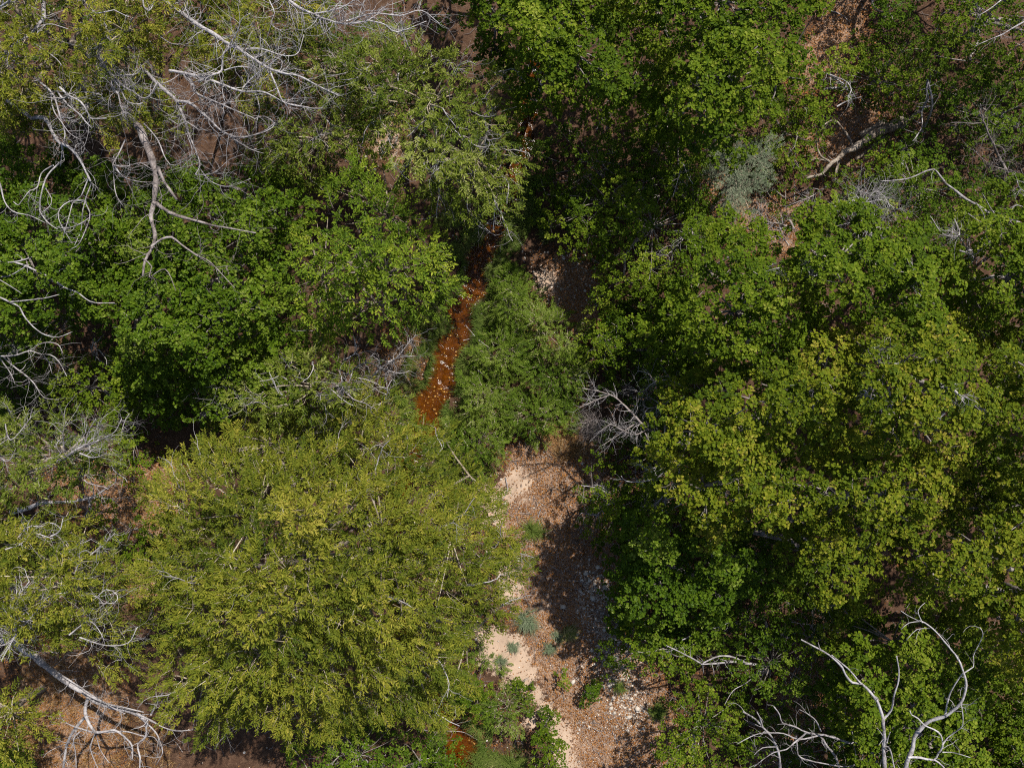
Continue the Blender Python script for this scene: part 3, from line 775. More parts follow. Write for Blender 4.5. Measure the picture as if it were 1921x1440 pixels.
plant('willow_tree', 'ragged willow screen under the white brushy dead top', 'tree',
      [(520, 40), (600, 20), (680, 60), (750, 70), (770, 130), (720, 190), (640, 200), (560, 170), (500, 130)], 2.0, 3.6, 'willow_green', group=WIL, base=(640, 120), per=13, bare=14, show=0.6, tintb=0.02)
plant('willow_tree', 'see-through olive willow over pinkish bare soil', 'tree',
      [(470, 215), (560, 170), (640, 170), (700, 220), (700, 270), (640, 320), (560, 340), (500, 330)], 1.8, 3.4, 'willow_green', group=WIL, base=(600, 250), gap=0.15, per=12, density=0.95, show=0.6, grow=15, bare=10)
plant('willow_tree', 'biggest willow, a broad olive dome beside the sandy wash', 'tree',
      [(300, 910), (370, 830), (480, 790), (600, 792), (700, 765), (800, 800), (850, 862), (930, 950), (978, 1060), (950, 1140), (890, 1180), (900, 1260), (840, 1335), (700, 1340), (640, 1390), (560, 1370), (480, 1365), (380, 1370), (300, 1330), (312, 1240), (262, 1120), (290, 1020)], 2.6, 6.6, 'willow', group=WIL, base=(590, 1030), per=19, bumps=0.8, show=0.4, bare=24, grow=10, spacing=0.42)
plant('willow_tree', 'small willow wedged between the biggest willow and the yellow green tree', 'tree',
      [(440, 735), (520, 680), (600, 640), (660, 640), (690, 700), (760, 745), (835, 820), (820, 850), (700, 775), (560, 800), (450, 810)], 2.0, 3.8, 'willow_green', group=WIL, base=(620, 740), per=13, tintb=0.04, show=0.5, bare=16)
plant('willow_tree', 'half dead willow at the picture edge above the pale fallen trunk', 'tree',
      [(-70, 790), (60, 745), (150, 755), (225, 830), (220, 900), (150, 935), (60, 945), (-70, 950)], 2.6, 4.2, 'willow_green', group=WIL, gap=0.2, per=14, tintb=0.04, bare=12)
plant('willow_tree', 'leggy willow full of bare white twigs at the picture edge', 'tree',
      [(-70, 965), (120, 965), (240, 1005), (285, 1080), (250, 1160), (250, 1245), (130, 1235), (40, 1230), (-70, 1215)], 3.0, 4.8, 'willow', group=WIL, gap=0.12, per=15, base=(80, 1110), tintb=-0.03, bare=16)
plant('willow_tree', 'willow bough in the lower corner beside the grey fallen trunk', 'tree',
      [(-70, 1290), (55, 1295), (88, 1360), (60, 1430), (-70, 1440)], 2.0, 3.4, 'willow', group=WIL, per=12)
plant('shrub', 'dark green bush below the biggest willow at the picture bottom', 'shrub',
      [(540, 1385), (640, 1360), (740, 1360), (850, 1375), (845, 1520), (540, 1520)], 0.8, 1.8, 'small_deep', group=SHR, tintb=0.08)
plant('shrub', 'green shrub filling the hollow between the rounded oak and the young oak', 'shrub',
      [(1180, 560), (1270, 530), (1300, 620), (1310, 700), (1240, 720), (1190, 650)], 1.4, 2.6, 'oak', group=SHR)
plant('shrub', 'shady green shrub low between two yellow olive crowns at the picture edge', 'shrub',
      [(1810, 850), (1880, 850), (1900, 950), (1850, 960), (1800, 940)], 2.0, 3.4, 'oak', group=SHR)
plant('shrub', 'deep green bush in the extreme lower corner', 'shrub',
      [(-70, 1420), (50, 1400), (60, 1520), (-70, 1520)], 0.6, 1.4, 'small_deep', group=SHR)

# undergrowth: the leafy ground layer in the shade between and under the crowns
ug = MB()
uxy = np.stack([rng.uniform(-170, 2090, 3400), rng.uniform(-170, 1600, 3400)], -1)
zones = [[(1000, 190), (1120, 200), (1500, -170), (2090, -170), (2090, 1600), (1270, 1600), (1200, 1260), (1150, 1000), (1120, 860), (1120, 700), (1130, 560), (1040, 420), (1000, 320)],
         [(-170, 270), (420, 300), (560, 420), (540, 640), (460, 800), (300, 850), (180, 860), (-170, 820)], [(-170, 950), (150, 960), (300, 1060), (310, 1240), (120, 1190), (-170, 1260)], [(-170, -170), (480, -170), (420, 140), (200, 250), (-170, 280)], [(500, -170), (900, -170), (880, 60), (780, 90), (640, 330), (480, 340)]]
inz = np.max([poly_sd(uxy[:, 0], uxy[:, 1], z_) for z_ in zones], 0)
uw = W(uxy[:, 0], uxy[:, 1], 0.3)
ok = (inz > 10 * Noise2(61, 90)(uxy[:, 0], uxy[:, 1])) & (soft(uw[:, 0], uw[:, 1], LITTER, 0.5) < 0.4)
uxy = uxy[ok]
uz = np.clip(0.45 + 0.25 * Noise2(62, 160)(uxy[:, 0], uxy[:, 1]) + rng.normal(0, 0.12, len(uxy)), 0.15, 1.1)
uc = W(uxy[:, 0], uxy[:, 1], uz)
ur = rng.uniform(0.18, 0.36, len(uc))
ucnt = rng.poisson(3.5 * (ur / 0.27) ** 2)
uci = np.repeat(np.arange(len(uc)), ucnt)
ud = nrm(rng.normal(size=(len(uci), 3)) + np.array([0, 0, 0.7])); ud[:, 2] = np.abs(ud[:, 2])
ut = uc[uci] + ud * (ur[uci] * rng.uniform(0.3, 1.1, len(uci)))[:, None] * np.array([1, 1, 0.7])
sprigs(ug, ut, nrm(ud + np.array([0, 0, 0.6])), STYLE['small_deep'], (0.45 + 0.12 * Noise2(63, 200)(uxy[:, 0], uxy[:, 1]))[uci])
uo = ug.build('undergrowth', M['deep_green'], smooth=False)
uo['kind'] = 'stuff'; uo['label'] = 'low leafy undergrowth filling the shade between the crowns'; uo['category'] = 'undergrowth'

# fine-leaved thicket on the island between creek and wash
THK = 'fine leaved saplings of the island thicket'
isl = [([(930, 525), (965, 515), (1000, 550), (985, 600), (935, 610), (918, 575)], 'sapling clump at the upper tip of the island thicket'),
       ([(985, 560), (1050, 580), (1095, 620), (1075, 680), (1010, 670), (975, 620)], 'sapling clump facing the speckled litter hollow'),
       ([(900, 625), (935, 605), (985, 625), (985, 690), (925, 710), (890, 685)], 'sapling clump leaning over the middle riffle of the creek'),
       ([(985, 660), (1060, 665), (1105, 690), (1090, 745), (1020, 760), (975, 720)], 'sapling clump opposite the brittle grey dead branches'),
       ([(872, 702), (920, 700), (970, 740), (945, 800), (880, 800), (858, 760)], 'sapling clump beside the calm amber pool'),
       ([(950, 735), (1020, 745), (1085, 740), (1080, 790), (1000, 815), (945, 800)], 'sapling clump at the head of the gravel wash'),
       ([(848, 795), (890, 790), (965, 800), (955, 850), (890, 880), (850, 880)], 'darkest sapling clump where the biggest willow meets the island'),
       ([(945, 490), (965, 480), (985, 520), (960, 540), (940, 530)], 'small sapling clump on the bank of the narrow upper riffle')]
for pts, lab in isl:
    plant('sapling_clump', lab, 'shrub', pts, 0.35, 1.0, 'fine', spacing=0.26, per=14, rad=(0.16, 0.30), bumps=0.2, grow=8, tintb=0.06, group=THK, layers=2, trunk_r=0.05)
SML = 'small bushes on the lower sandbank'
for pts, lab, st_, zz in [
        ([(848, 1280), (920, 1270), (940, 1320), (900, 1350), (850, 1345)], 'leafy bush against the lower edge of the biggest willow', 'small', 1.0),
        ([(985, 1385), (1030, 1330), (1060, 1350), (1050, 1430), (1000, 1460)], 'tall leafy bush beside the sand strip at the picture bottom', 'small', 1.2),
        ([(915, 1290), (965, 1300), (1000, 1330), (990, 1380), (935, 1370), (905, 1330)], 'feathery bush between the lower creek and the sand strip', 'fine', 0.8),
        ([(965, 1275), (985, 1268), (990, 1285), (972, 1292)], 'tiny green bush on the sand strip', 'small', 0.4),
        ([(880, 1220), (930, 1215), (945, 1250), (905, 1270)], 'sparse sprig bush at the sand strip under the willow edge', 'fine', 0.5),
        ([(1046, 1258), (1058, 1252), (1066, 1270), (1056, 1280)], 'single small green sprout in the middle of the wash', 'small', 0.3),
        ([(1085, 1290), (1105, 1280), (1135, 1298), (1125, 1325), (1100, 1320), (1088, 1308)], 'dark spreading seedling half in shadow on the wash', 'small_deep', 0.35),
        ([(990, 1300), (1003, 1300), (1003, 1330), (985, 1325)], 'thin green seedling beside the narrow sand strip', 'small', 0.35)]:
    plant('bush', lab, 'bush', pts, zz * 0.5, zz, st_, spacing=0.24, per=8, rad=(0.12, 0.22), bumps=0.12, group=SML, trunk_r=0.04)

# ------------------------------------------------------------------ dead wood
LIMB = 'dead limbs and snags in the canopy'
dead('dead_willow', 'dead willow with a thick furrowed forked limb over the glossy green tree', 'dead tree', (150, 150), [
    ([(262, 240), (273, 265), (284, 290), (291, 322), (292, 345), (287, 385), (284, 410), (291, 440), (285, 462), (272, 488), (268, 518)], 4.6, 5.0, 22, 6),
    ([(288, 380), (310, 396), (335, 405), (370, 415), (400, 423), (430, 428), (480, 437)], 5.0, 5.2, 11, 3),
    ([(285, 462), (303, 448), (322, 444), (340, 458), (368, 478), (395, 492), (440, 540)], 5.0, 5.3, 7, 2),
    ([(296, 312), (308, 340), (320, 358), (332, 375)], 4.9, 5.1, 9, 6),
    ([(268, 485), (285, 500), (280, 520), (310, 505), (330, 545)], 5.0, 5.1, 4, 2)], twigs=0.8, mat='dead_dark', group=LIMB, rootw=0.16)
dead('dead_willow', 'dead willow with curling pale branches around the leafless hollow', 'dead tree', (250, 90), [
    ([(290, 152), (325, 183), (335, 200), (347, 226), (357, 258), (370, 290), (375, 310), (366, 328)], 4.9, 5.5, 10, 3),
    ([(332, 190), (362, 197), (390, 222), (415, 246), (450, 258), (490, 248), (516, 230)], 5.2, 5.6, 9, 3),
    ([(415, 246), (440, 262), (470, 280), (495, 288)], 5.4, 5.5, 4, 2),
    ([(345, 226), (362, 236), (375, 245)], 5.3, 5.4, 4, 2),
    ([(270, 232), (295, 262), (312, 300), (328, 310), (360, 288), (350, 250)], 5.0, 5.3, 4, 2),
    ([(235, 262), (222, 290), (213, 310), (240, 312), (262, 305), (285, 318)], 5.0, 5.2, 4, 2),
    ([(213, 310), (230, 330), (255, 340), (290, 342)], 5.0, 5.2, 4, 2),
    ([(213, 310), (215, 350), (220, 370), (230, 385)], 5.0, 5.1, 3, 2),
    ([(366, 328), (400, 325), (430, 300), (455, 290)], 5.4, 5.5, 3, 1.5),
    ([(372, 312), (395, 340), (430, 350), (470, 335)], 5.4, 5.5, 3, 1.5),
    ([(350, 140), (363, 162), (368, 175), (400, 190), (440, 207), (478, 223)], 5.2, 5.6, 8, 3),
    ([(478, 223), (495, 218), (515, 232), (500, 246), (460, 258)], 5.6, 5.6, 3, 2)], twigs=2.0, group=LIMB, curl=0.4, t_len=(0.3, 0.9))
dead('dead_limb', 'long straight bleached limb with a brush of upright twigs', 'dead limb', (300, 20), [
    ([(376, 50), (420, 77), (450, 92), (472, 108), (500, 127), (530, 137), (560, 142), (590, 158), (636, 180)], 5.2, 5.8, 11, 3),
    ([(440, 85), (420, 100), (416, 132), (400, 140), (372, 153)], 5.4, 5.3, 6, 6),
    ([(462, 92), (490, 92), (525, 103), (545, 105), (560, 98), (570, 65)], 5.5, 5.7, 5, 2),
    ([(505, 130), (518, 160), (530, 190), (545, 195), (580, 203), (606, 203)], 5.6, 5.6, 5, 2),
    ([(318, 133), (345, 137), (385, 147), (425, 162), (455, 172), (495, 173), (540, 195), (580, 202)], 5.2, 5.6, 9, 3),
    ([(422, 132), (448, 125), (470, 128), (482, 140)], 5.4, 5.6, 4, 2),
    ([(428, 88), (445, 60), (455, 35), (470, 25)], 5.4, 5.9, 4, 2),
    ([(455, 165), (480, 140), (505, 122), (535, 100)], 5.5, 5.9, 4, 2)], twigs=2.6, group=LIMB, curl=0.18, t_len=(0.25, 0.7), up=0.25)
dead('dead_limb', 'white brushy dead top hanging over the upper picture border', 'dead limb', (520, -160), [
    ([(525, -10), (560, 15), (590, 28), (620, 40), (650, 45), (690, 40)], 5.0, 5.6, 9, 4),
    ([(590, 26), (640, 15), (680, -10)], 5.3, 5.5, 5, 3),
    ([(650, 40), (700, 25), (750, 30), (790, 20), (825, 45)], 5.4, 5.2, 5, 2),
    ([(690, 38), (720, 45), (745, 60), (800, 40)], 5.4, 5.2, 4, 2),
    ([(505, 0), (515, 25), (508, 45), (530, 60)], 5.2, 5.3, 3, 2)], twigs=3.2, group=LIMB, curl=0.3, t_len=(0.3, 0.8))
dead('dead_willow', 'drooping dead willow ending in a hanging nest of twigs', 'dead tree', (20, 180), [
    ([(60, 222), (84, 222), (97, 248), (112, 268), (130, 276), (145, 292), (160, 320), (170, 340)], 4.4, 4.6, 11, 5),
    ([(116, 272), (117, 285), (113, 312)], 4.5, 4.3, 7, 3),
    ([(112, 305), (90, 328), (80, 355), (74, 388), (78, 402), (92, 420), (108, 430)], 4.4, 4.4, 5, 3),
    ([(100, 310), (78, 325), (70, 352), (56, 358), (40, 378), (34, 385), (25, 378)], 4.4, 4.4, 4, 2),
    ([(80, 345), (97, 372), (92, 388), (76, 400)], 4.4, 4.4, 3, 2),
    ([(172, 343), (160, 375), (166, 392), (168, 410), (150, 455), (132, 468)], 4.6, 4.4, 4, 2),
    ([(166, 335), (152, 368), (137, 380), (130, 405), (120, 440)], 4.6, 4.4, 4, 2),
    ([(158, 376), (130, 378), (112, 392), (110, 410), (122, 435), (135, 455)], 4.5, 4.3, 4, 2),
    ([(160, 375), (155, 395), (152, 430), (140, 460)], 4.5, 4.3, 3, 2),
    ([(-10, 315), (2, 350), (8, 378), (25, 397), (55, 404), (85, 418)], 4.4, 4.4, 5, 2),
    ([(168, 408), (150, 420), (125, 428), (108, 426)], 4.4, 4.3, 3, 2)], twigs=0.9, group=LIMB, curl=0.45, t_len=(0.25, 0.6))
dead('dead_limb', 'arching bundle of pinkish dead twigs beside the hanging nest', 'dead limb', (40, 110), [
    ([(92, 168), (100, 178), (106, 195), (115, 225), (122, 250), (120, 262)], 5.2, 5.3, 6, 3),
    ([(112, 164), (130, 180), (152, 192), (165, 212), (170, 222), (200, 222)], 5.2, 5.4, 6, 3),
    ([(108, 172), (128, 197), (150, 215), (160, 228), (172, 240)], 5.2, 5.3, 5, 3),
    ([(95, 172), (100, 205), (115, 228), (130, 250), (150, 262)], 5.2, 5.2, 4, 2),
    ([(140, 175), (160, 172), (190, 178)], 5.3, 5.4, 3, 2)], twigs=2.4, group=LIMB, curl=0.35, t_len=(0.25, 0.7))
dead('dead_limb', 'cluster of pinkish forked dead branches above the furrowed limb', 'dead limb', (180, 60), [
    ([(210, 142), (212, 165), (222, 178), (226, 200), (235, 212)], 5.3, 5.5, 7, 3),
    ([(212, 143), (232, 163), (250, 172), (265, 183), (280, 180), (296, 152)], 5.3, 5.6, 6, 3),
    ([(215, 150), (228, 172), (238, 190), (256, 196), (268, 193)], 5.3, 5.5, 5, 3),
    ([(213, 142), (240, 141), (258, 138), (266, 126)], 5.3, 5.6, 4, 2)], twigs=2.6, group=LIMB, curl=0.35, t_len=(0.2, 0.55))
dead('dead_limb', 'white fan of dead branches high in the corner willow', 'dead limb', (150, -20), [
    ([(200, 48), (193, 60), (190, 80), (183, 100), (195, 118)], 5.4, 5.6, 5, 2),
    ([(195, 55), (205, 80), (205, 98), (220, 100)], 5.4, 5.6, 4, 2),
    ([(196, 58), (212, 85), (225, 100)], 5.4, 5.6, 3, 2),
    ([(268, -10), (270, 12), (280, 20), (287, 10)], 5.4, 5.6, 5, 3)], twigs=2.4, group=LIMB, curl=0.35, t_len=(0.2, 0.55))
dead('dead_limb', 'smooth pale limb crossing the corner willow', 'dead limb', (160, -60), [
    ([(82, 35), (70, 50), (57, 66), (40, 76), (22, 86), (5, 103)], 5.2, 5.4, 10, 5),
    ([(62, 58), (80, 48), (98, 46), (128, 55)], 5.3, 5.5, 4, 2),
    ([(64, 85), (70, 62), (85, 47)], 5.3, 5.5, 3, 2),
    ([(64, 82), (80, 92), (105, 110), (115, 122)], 5.3, 5.5, 4, 2),
    ([(-20, 25), (5, 10), (25, -5)], 5.3, 5.5, 7, 5)], twigs=1.4, group=LIMB, curl=0.35, t_len=(0.2, 0.6))
dead('dead_limb', 'bare grey limb sweeping across the glossy dark green tree', 'dead limb', (-190, 460), [
    ([(-60, 488), (0, 490), (38, 495), (62, 505), (90, 518), (120, 538), (145, 548), (160, 560), (178, 568), (215, 568)], 4.2, 4.4, 7, 2.5),
    ([(-10, 515), (8, 495), (35, 490), (60, 482), (68, 472), (66, 462)], 4.3, 4.5, 6, 2),
    ([(-20, 520), (15, 518), (40, 505), (52, 496)], 4.3, 4.5, 5, 2.5),
    ([(-30, 545), (0, 558), (18, 567), (36, 575), (44, 590), (62, 612), (85, 628), (110, 632), (136, 622)], 4.2, 4.3, 6, 2),
    ([(20, 566), (50, 563), (80, 560), (112, 552)], 4.3, 4.4, 4, 2),
    ([(-5, 522), (20, 537), (40, 550)], 4.3, 4.4, 3, 2)], twigs=0.35, group=LIMB, lev2=0.3, t_len=(0.1, 0.3))
dead('dead_limb', 'spray of white hanging twigs over dark ground at the picture edge', 'dead limb', (-170, 620), [
    ([(-40, 660), (5, 668), (35, 665), (55, 658), (80, 665), (95, 665), (110, 678), (125, 705)], 3.2, 3.4, 6, 2),
    ([(5, 668), (30, 690), (50, 705), (65, 720), (82, 745), (110, 750)], 3.2, 3.1, 5, 2),
    ([(0, 672), (20, 700), (28, 720)], 3.2, 3.0, 4, 2),
    ([(55, 658), (80, 643), (108, 645), (118, 662)], 3.3, 3.5, 3, 2),
    ([(82, 668), (92, 680), (98, 702)], 3.3, 3.2, 3, 2)], twigs=1.6, group=LIMB, curl=0.15, t_len=(0.25, 0.7), up=-0.1)
dead('dead_willow', 'crown of curling white dead twigs on the half dead edge willow', 'dead tree', (60, 900), [
    ([(120, 860), (140, 845), (160, 835), (185, 826)], 4.4, 4.9, 8, 4),
    ([(150, 850), (175, 858), (200, 850)], 4.7, 4.9, 5, 2),
    ([(120, 840), (118, 810), (125, 790)], 4.6, 4.9, 4, 2),
    ([(160, 835), (165, 810), (180, 785)], 4.7, 5.0, 4, 2),
    ([(185, 826), (215, 810), (228, 785)], 4.8, 5.0, 4, 2),
    ([(10, 795), (20, 825), (45, 800), (58, 782)], 4.4, 4.6, 4, 2),
    ([(-10, 850), (15, 865), (30, 840)], 4.4, 4.6, 4, 2)], twigs=3.0, group=LIMB, curl=0.4, t_len=(0.25, 0.7))
dead('dead_limb', 'bare white twigs spread through the leggy edge willow', 'dead limb', (60, 1160), [
    ([(30, 1190), (28, 1160), (20, 1130), (40, 1110), (55, 1090)], 4.8, 5.2, 6, 3),
    ([(30, 1190), (15, 1215), (2, 1240)], 4.9, 5.0, 4, 2),
    ([(28, 1150), (50, 1165), (90, 1120), (130, 1110)], 4.9, 5.2, 4, 2),
    ([(130, 1190), (165, 1165), (185, 1180), (195, 1200)], 4.8, 5.1, 4, 2),
    ([(150, 1195), (200, 1210), (240, 1205), (258, 1175)], 4.7, 5.0, 4, 2),
    ([(175, 1125), (200, 1105), (220, 1115), (215, 1130), (185, 1130)], 4.8, 5.1, 3, 2),
    ([(96, 1005), (112, 995), (118, 972)], 4.8, 5.0, 5, 2),
    ([(10, 1030), (40, 1020), (60, 1000), (100, 1010)], 4.8, 5.0, 4, 2),
    ([(170, 1040), (200, 1015), (215, 1000)], 4.7, 5.0, 4, 2)], twigs=2.4, group=LIMB, curl=0.38, t_len=(0.25, 0.75))
dead('dead_log', 'grey splintered trunk sagging over orange litter with clawing branches', 'dead log', (-30, 1180), [
    ([(20, 1200), (70, 1235), (98, 1256), (120, 1275), (150, 1293), (170, 1310), (200, 1325), (250, 1336), (275, 1350)], 1.4, 2.6, 20, 8),
    ([(255, 1337), (285, 1352), (300, 1360), (330, 1370), (362, 1368)], 2.6, 2.8, 7, 2),
    ([(275, 1352), (274, 1380), (258, 1395), (262, 1420), (262, 1450)], 2.5, 2.3, 6, 4),
    ([(262, 1345), (290, 1370), (300, 1390), (305, 1410), (293, 1434)], 2.6, 2.4, 5, 2),
    ([(283, 1340), (292, 1325), (298, 1310), (306, 1297)], 2.6, 3.0, 6, 3),
    ([(165, 1308), (160, 1330), (165, 1350), (178, 1372), (195, 1372), (215, 1368), (232, 1380), (247, 1398), (248, 1425)], 2.2, 2.3, 10, 4),
    ([(178, 1374), (160, 1368), (135, 1360), (118, 1350), (110, 1335)], 2.3, 2.5, 5, 2),
    ([(160, 1345), (140, 1368), (125, 1395), (123, 1415), (118, 1445)], 2.1, 1.6, 9, 6),
    ([(195, 1372), (240, 1372), (270, 1380), (290, 1382), (302, 1400)], 2.3, 2.4, 5, 2),
    ([(178, 1375), (170, 1400), (175, 1420), (186, 1445)], 2.3, 2.0, 4, 2),
    ([(180, 1375), (188, 1405), (205, 1430)], 2.3, 2.1, 4, 2),
    ([(155, 1367), (138, 1385), (142, 1410), (143, 1445)], 2.3, 2.0, 4, 2),
    ([(150, 1293), (190, 1315), (240, 1328), (270, 1335)], 2.3, 2.8, 6, 3),
    ([(110, 1262), (150, 1288), (200, 1320), (235, 1338)], 2.0, 2.6, 5, 3)], twigs=1.0, group='fallen dead wood', curl=0.2, t_len=(0.2, 0.6), rootw=0.13)
dead('dead_log', 'pale fallen trunk lying across orange litter under the half dead willow', 'dead log', (20, 960), [
    ([(55, 952), (75, 944), (110, 942), (150, 938), (172, 934), (180, 930)], 0.35, 0.8, 11, 6),
    ([(175, 932), (195, 920), (215, 905), (222, 880), (225, 870)], 0.8, 1.3, 4, 2),
    ([(176, 930), (170, 900), (150, 885), (130, 870)], 0.8, 1.5, 4, 2),
    ([(180, 932), (210, 935), (240, 932)], 0.8, 0.9, 4, 2),
    ([(165, 934), (168, 950), (160, 965)], 0.7, 0.5, 3, 2)], twigs=1.5, group='fallen dead wood', curl=0.25, t_len=(0.2, 0.5))
SNAG = 'pale bare snags'
dead('dead_snag', 'pale bare snag with tall forked trunk and two hooked arms', 'dead tree', (1680, 1700), [
    ([(1662, 1470), (1660, 1440), (1658, 1403), (1660, 1377), (1657, 1347)], 4.6, 5.2, 12, 8.5),
    ([(1657, 1347), (1648, 1318), (1632, 1298), (1617, 1283), (1598, 1280), (1588, 1268), (1580, 1252), (1562, 1233), (1545, 1222), (1503, 1199)], 5.2, 5.9, 8, 4),
    ([(1615, 1281), (1595, 1258), (1578, 1243), (1560, 1228)], 5.4, 5.8, 4.5, 3),
    ([(1659, 1346), (1672, 1330), (1678, 1300), (1685, 1275), (1686, 1252), (1682, 1230)], 5.2, 5.9, 6.5, 3.5),
    ([(1666, 1400), (1672, 1412), (1680, 1450)], 5.0, 4.8, 4, 4),
    ([(1664, 1392), (1670, 1372)], 5.0, 5.2, 4, 2)], twigs=0.2, lev2=0.2, group=SNAG, t_len=(0.1, 0.3), rootw=0.09)
dead('dead_snag', 'pale bare snag with a long curved arm ending in a twig fan', 'dead tree', (1720, 1700), [
    ([(1695, 1470), (1700, 1440), (1704, 1420), (1713, 1400), (1715, 1382), (1728, 1365), (1748, 1350), (1775, 1340), (1795, 1326), (1806, 1310), (1812, 1285), (1807, 1258), (1797, 1235), (1778, 1210), (1757, 1185), (1735, 1168), (1722, 1163)], 4.4, 5.8, 13, 3),
    ([(1773, 1340), (1778, 1312), (1787, 1290), (1805, 1264), (1826, 1250), (1826, 1230), (1838, 1205), (1844, 1188), (1838, 1176)], 4.9, 5.7, 5.5, 2),
    ([(1704, 1420), (1725, 1420), (1752, 1424), (1760, 1412), (1768, 1400), (1765, 1378), (1752, 1367), (1735, 1360), (1722, 1347), (1710, 1340), (1707, 1332)], 4.6, 5.2, 6.5, 3),
    ([(1768, 1396), (1778, 1382), (1795, 1370), (1806, 1360), (1806, 1340), (1803, 1320)], 5.0, 5.4, 4.5, 2),
    ([(1752, 1424), (1768, 1435), (1778, 1455)], 4.8, 4.6, 5, 4),
    ([(1768, 1410), (1785, 1410), (1800, 1414), (1820, 1420)], 4.9, 5.0, 3, 2),
    ([(1722, 1163), (1705, 1155), (1690, 1145)], 5.8, 5.9, 2.5, 1.5),
    ([(1725, 1165), (1705, 1168), (1690, 1180)], 5.8, 5.8, 2.5, 1.5),
    ([(1730, 1167), (1722, 1145), (1735, 1130)], 5.8, 5.9, 2.5, 1.5),
    ([(1745, 1178), (1720, 1180), (1700, 1200)], 5.7, 5.6, 2.5, 1.5)], twigs=0.5, lev2=0.6, group=SNAG, t_len=(0.12, 0.4), rootw=0.10)
dead('dead_snag', 'sprawling low pale snag with many crossing arms at the picture bottom', 'dead tree', (1640, 1640), [
    ([(1650, 1470), (1645, 1430), (1637, 1410), (1622, 1393), (1595, 1392), (1572, 1385), (1545, 1377), (1512, 1373), (1490, 1362), (1468, 1355), (1463, 1340), (1452, 1325)], 3.0, 4.0, 9, 3),
    ([(1657, 1425), (1640, 1408), (1622, 1394)], 3.4, 3.3, 6, 5),
    ([(1580, 1455), (1568, 1420), (1552, 1400), (1538, 1380), (1512, 1374)], 2.8, 3.6, 8, 4),
    ([(1464, 1470), (1462, 1420), (1452, 1388), (1434, 1367), (1415, 1347), (1394, 1334)], 2.6, 3.8, 8, 4),
    ([(1512, 1374), (1490, 1392), (1475, 1405), (1452, 1410), (1430, 1425), (1415, 1437)], 3.7, 3.9, 5, 2),
    ([(1545, 1377), (1500, 1386), (1470, 1375), (1440, 1374), (1415, 1378), (1382, 1395)], 3.6, 3.9, 5, 2),
    ([(1540, 1370), (1530, 1350), (1515, 1338), (1500, 1330)], 3.6, 4.2, 4, 2),
    ([(1494, 1380), (1496, 1400), (1502, 1420), (1550, 1432), (1590, 1437), (1618, 1425)], 3.6, 3.4, 4, 3),
    ([(1560, 1455), (1600, 1436), (1616, 1424)], 3.2, 3.4, 4, 3),
    ([(1430, 1362), (1425, 1345), (1420, 1335)], 3.6, 3.9, 6, 3),
    ([(1460, 1400), (1430, 1402), (1415, 1415)], 3.7, 3.8, 3, 2),
    ([(1602, 1393), (1600, 1380), (1598, 1370)], 3.4, 3.6, 4, 2)], twigs=0.9, lev2=0.6, group=SNAG, t_len=(0.12, 0.45), rootw=0.09)
dead('fallen_log', 'thick rough barked fallen log with short broken limbs on orange litter', 'log', (1690, 230), [
    ([(1650, 248), (1630, 258), (1612, 270), (1600, 278), (1585, 285), (1570, 298), (1558, 306), (1548, 320), (1535, 330), (1512, 335)], 0.55, 0.75, 24, 7),
    ([(1598, 272), (1588, 250), (1578, 238), (1568, 226), (1555, 228), (1542, 238)], 0.8, 1.2, 8, 3),
    ([(1556, 304), (1540, 292), (1534, 280), (1530, 264)], 0.8, 1.3, 7, 3),
    ([(1552, 302), (1530, 298), (1515, 305)], 0.7, 0.8, 5, 3),
    ([(1576, 298), (1570, 312), (1568, 325), (1565, 335), (1575, 345)], 0.7, 0.5, 8, 3)], twigs=0.5, mat='bark', group='fallen dead wood', t_len=(0.15, 0.4), rootw=0.16, twig_mat='dead_dark')
dead('fallen_log', 'slimmer brown log lying behind the thick fallen log', 'log', (1725, 205), [
    ([(1712, 220), (1690, 232), (1670, 245), (1655, 258), (1630, 280), (1605, 300)], 0.4, 0.2, 12, 9)], twigs=0.1, mat='bark', group='fallen dead wood', lev2=0)
dead('fallen_log', 'short stout log end tucked above the thick fallen log', 'log', (1655, 232), [
    ([(1645, 238), (1630, 246), (1613, 255)], 0.35, 0.3, 18, 15)], twigs=0, mat='bark', group='fallen dead wood', lev2=0)
dead('dead_limb', 'bent white dead limb arching over the shadowy thicket', 'dead limb', (1900, 450), [
    ([(1860, 405), (1840, 390), (1820, 378), (1795, 360), (1775, 345), (1760, 325), (1752, 318), (1735, 322), (1710, 333), (1690, 338), (1652, 340)], 3.6, 4.2, 8, 3),
    ([(1830, 380), (1845, 400), (1848, 420)], 3.8, 3.9, 3, 1.5), ([(1815, 400), (1830, 410), (1845, 420)], 3.7, 3.7, 3, 1.5),
    ([(1865, 400), (1850, 375), (1842, 362)], 3.8, 4.0, 3, 1.5)], twigs=0.4, group=LIMB, lev2=0.4, t_len=(0.15, 0.4))
dead('dead_tree', 'spindly dead treetop standing out of very deep shade', 'dead tree', (1905, 360), [
    ([(1890, 325), (1882, 310), (1870, 285), (1858, 260), (1850, 240), (1845, 228)], 2.6, 4.2, 9, 4),
    ([(1846, 230), (1825, 232), (1805, 230), (1785, 230)], 4.1, 4.4, 3, 2),
    ([(1846, 232), (1842, 215), (1839, 195)], 4.1, 4.6, 4, 2),
    ([(1884, 318), (1860, 310), (1840, 295), (1825, 280)], 3.0, 3.8, 3, 1.5)], twigs=2.2, group=LIMB, curl=0.2, t_len=(0.2, 0.55), mat='dead_dark')
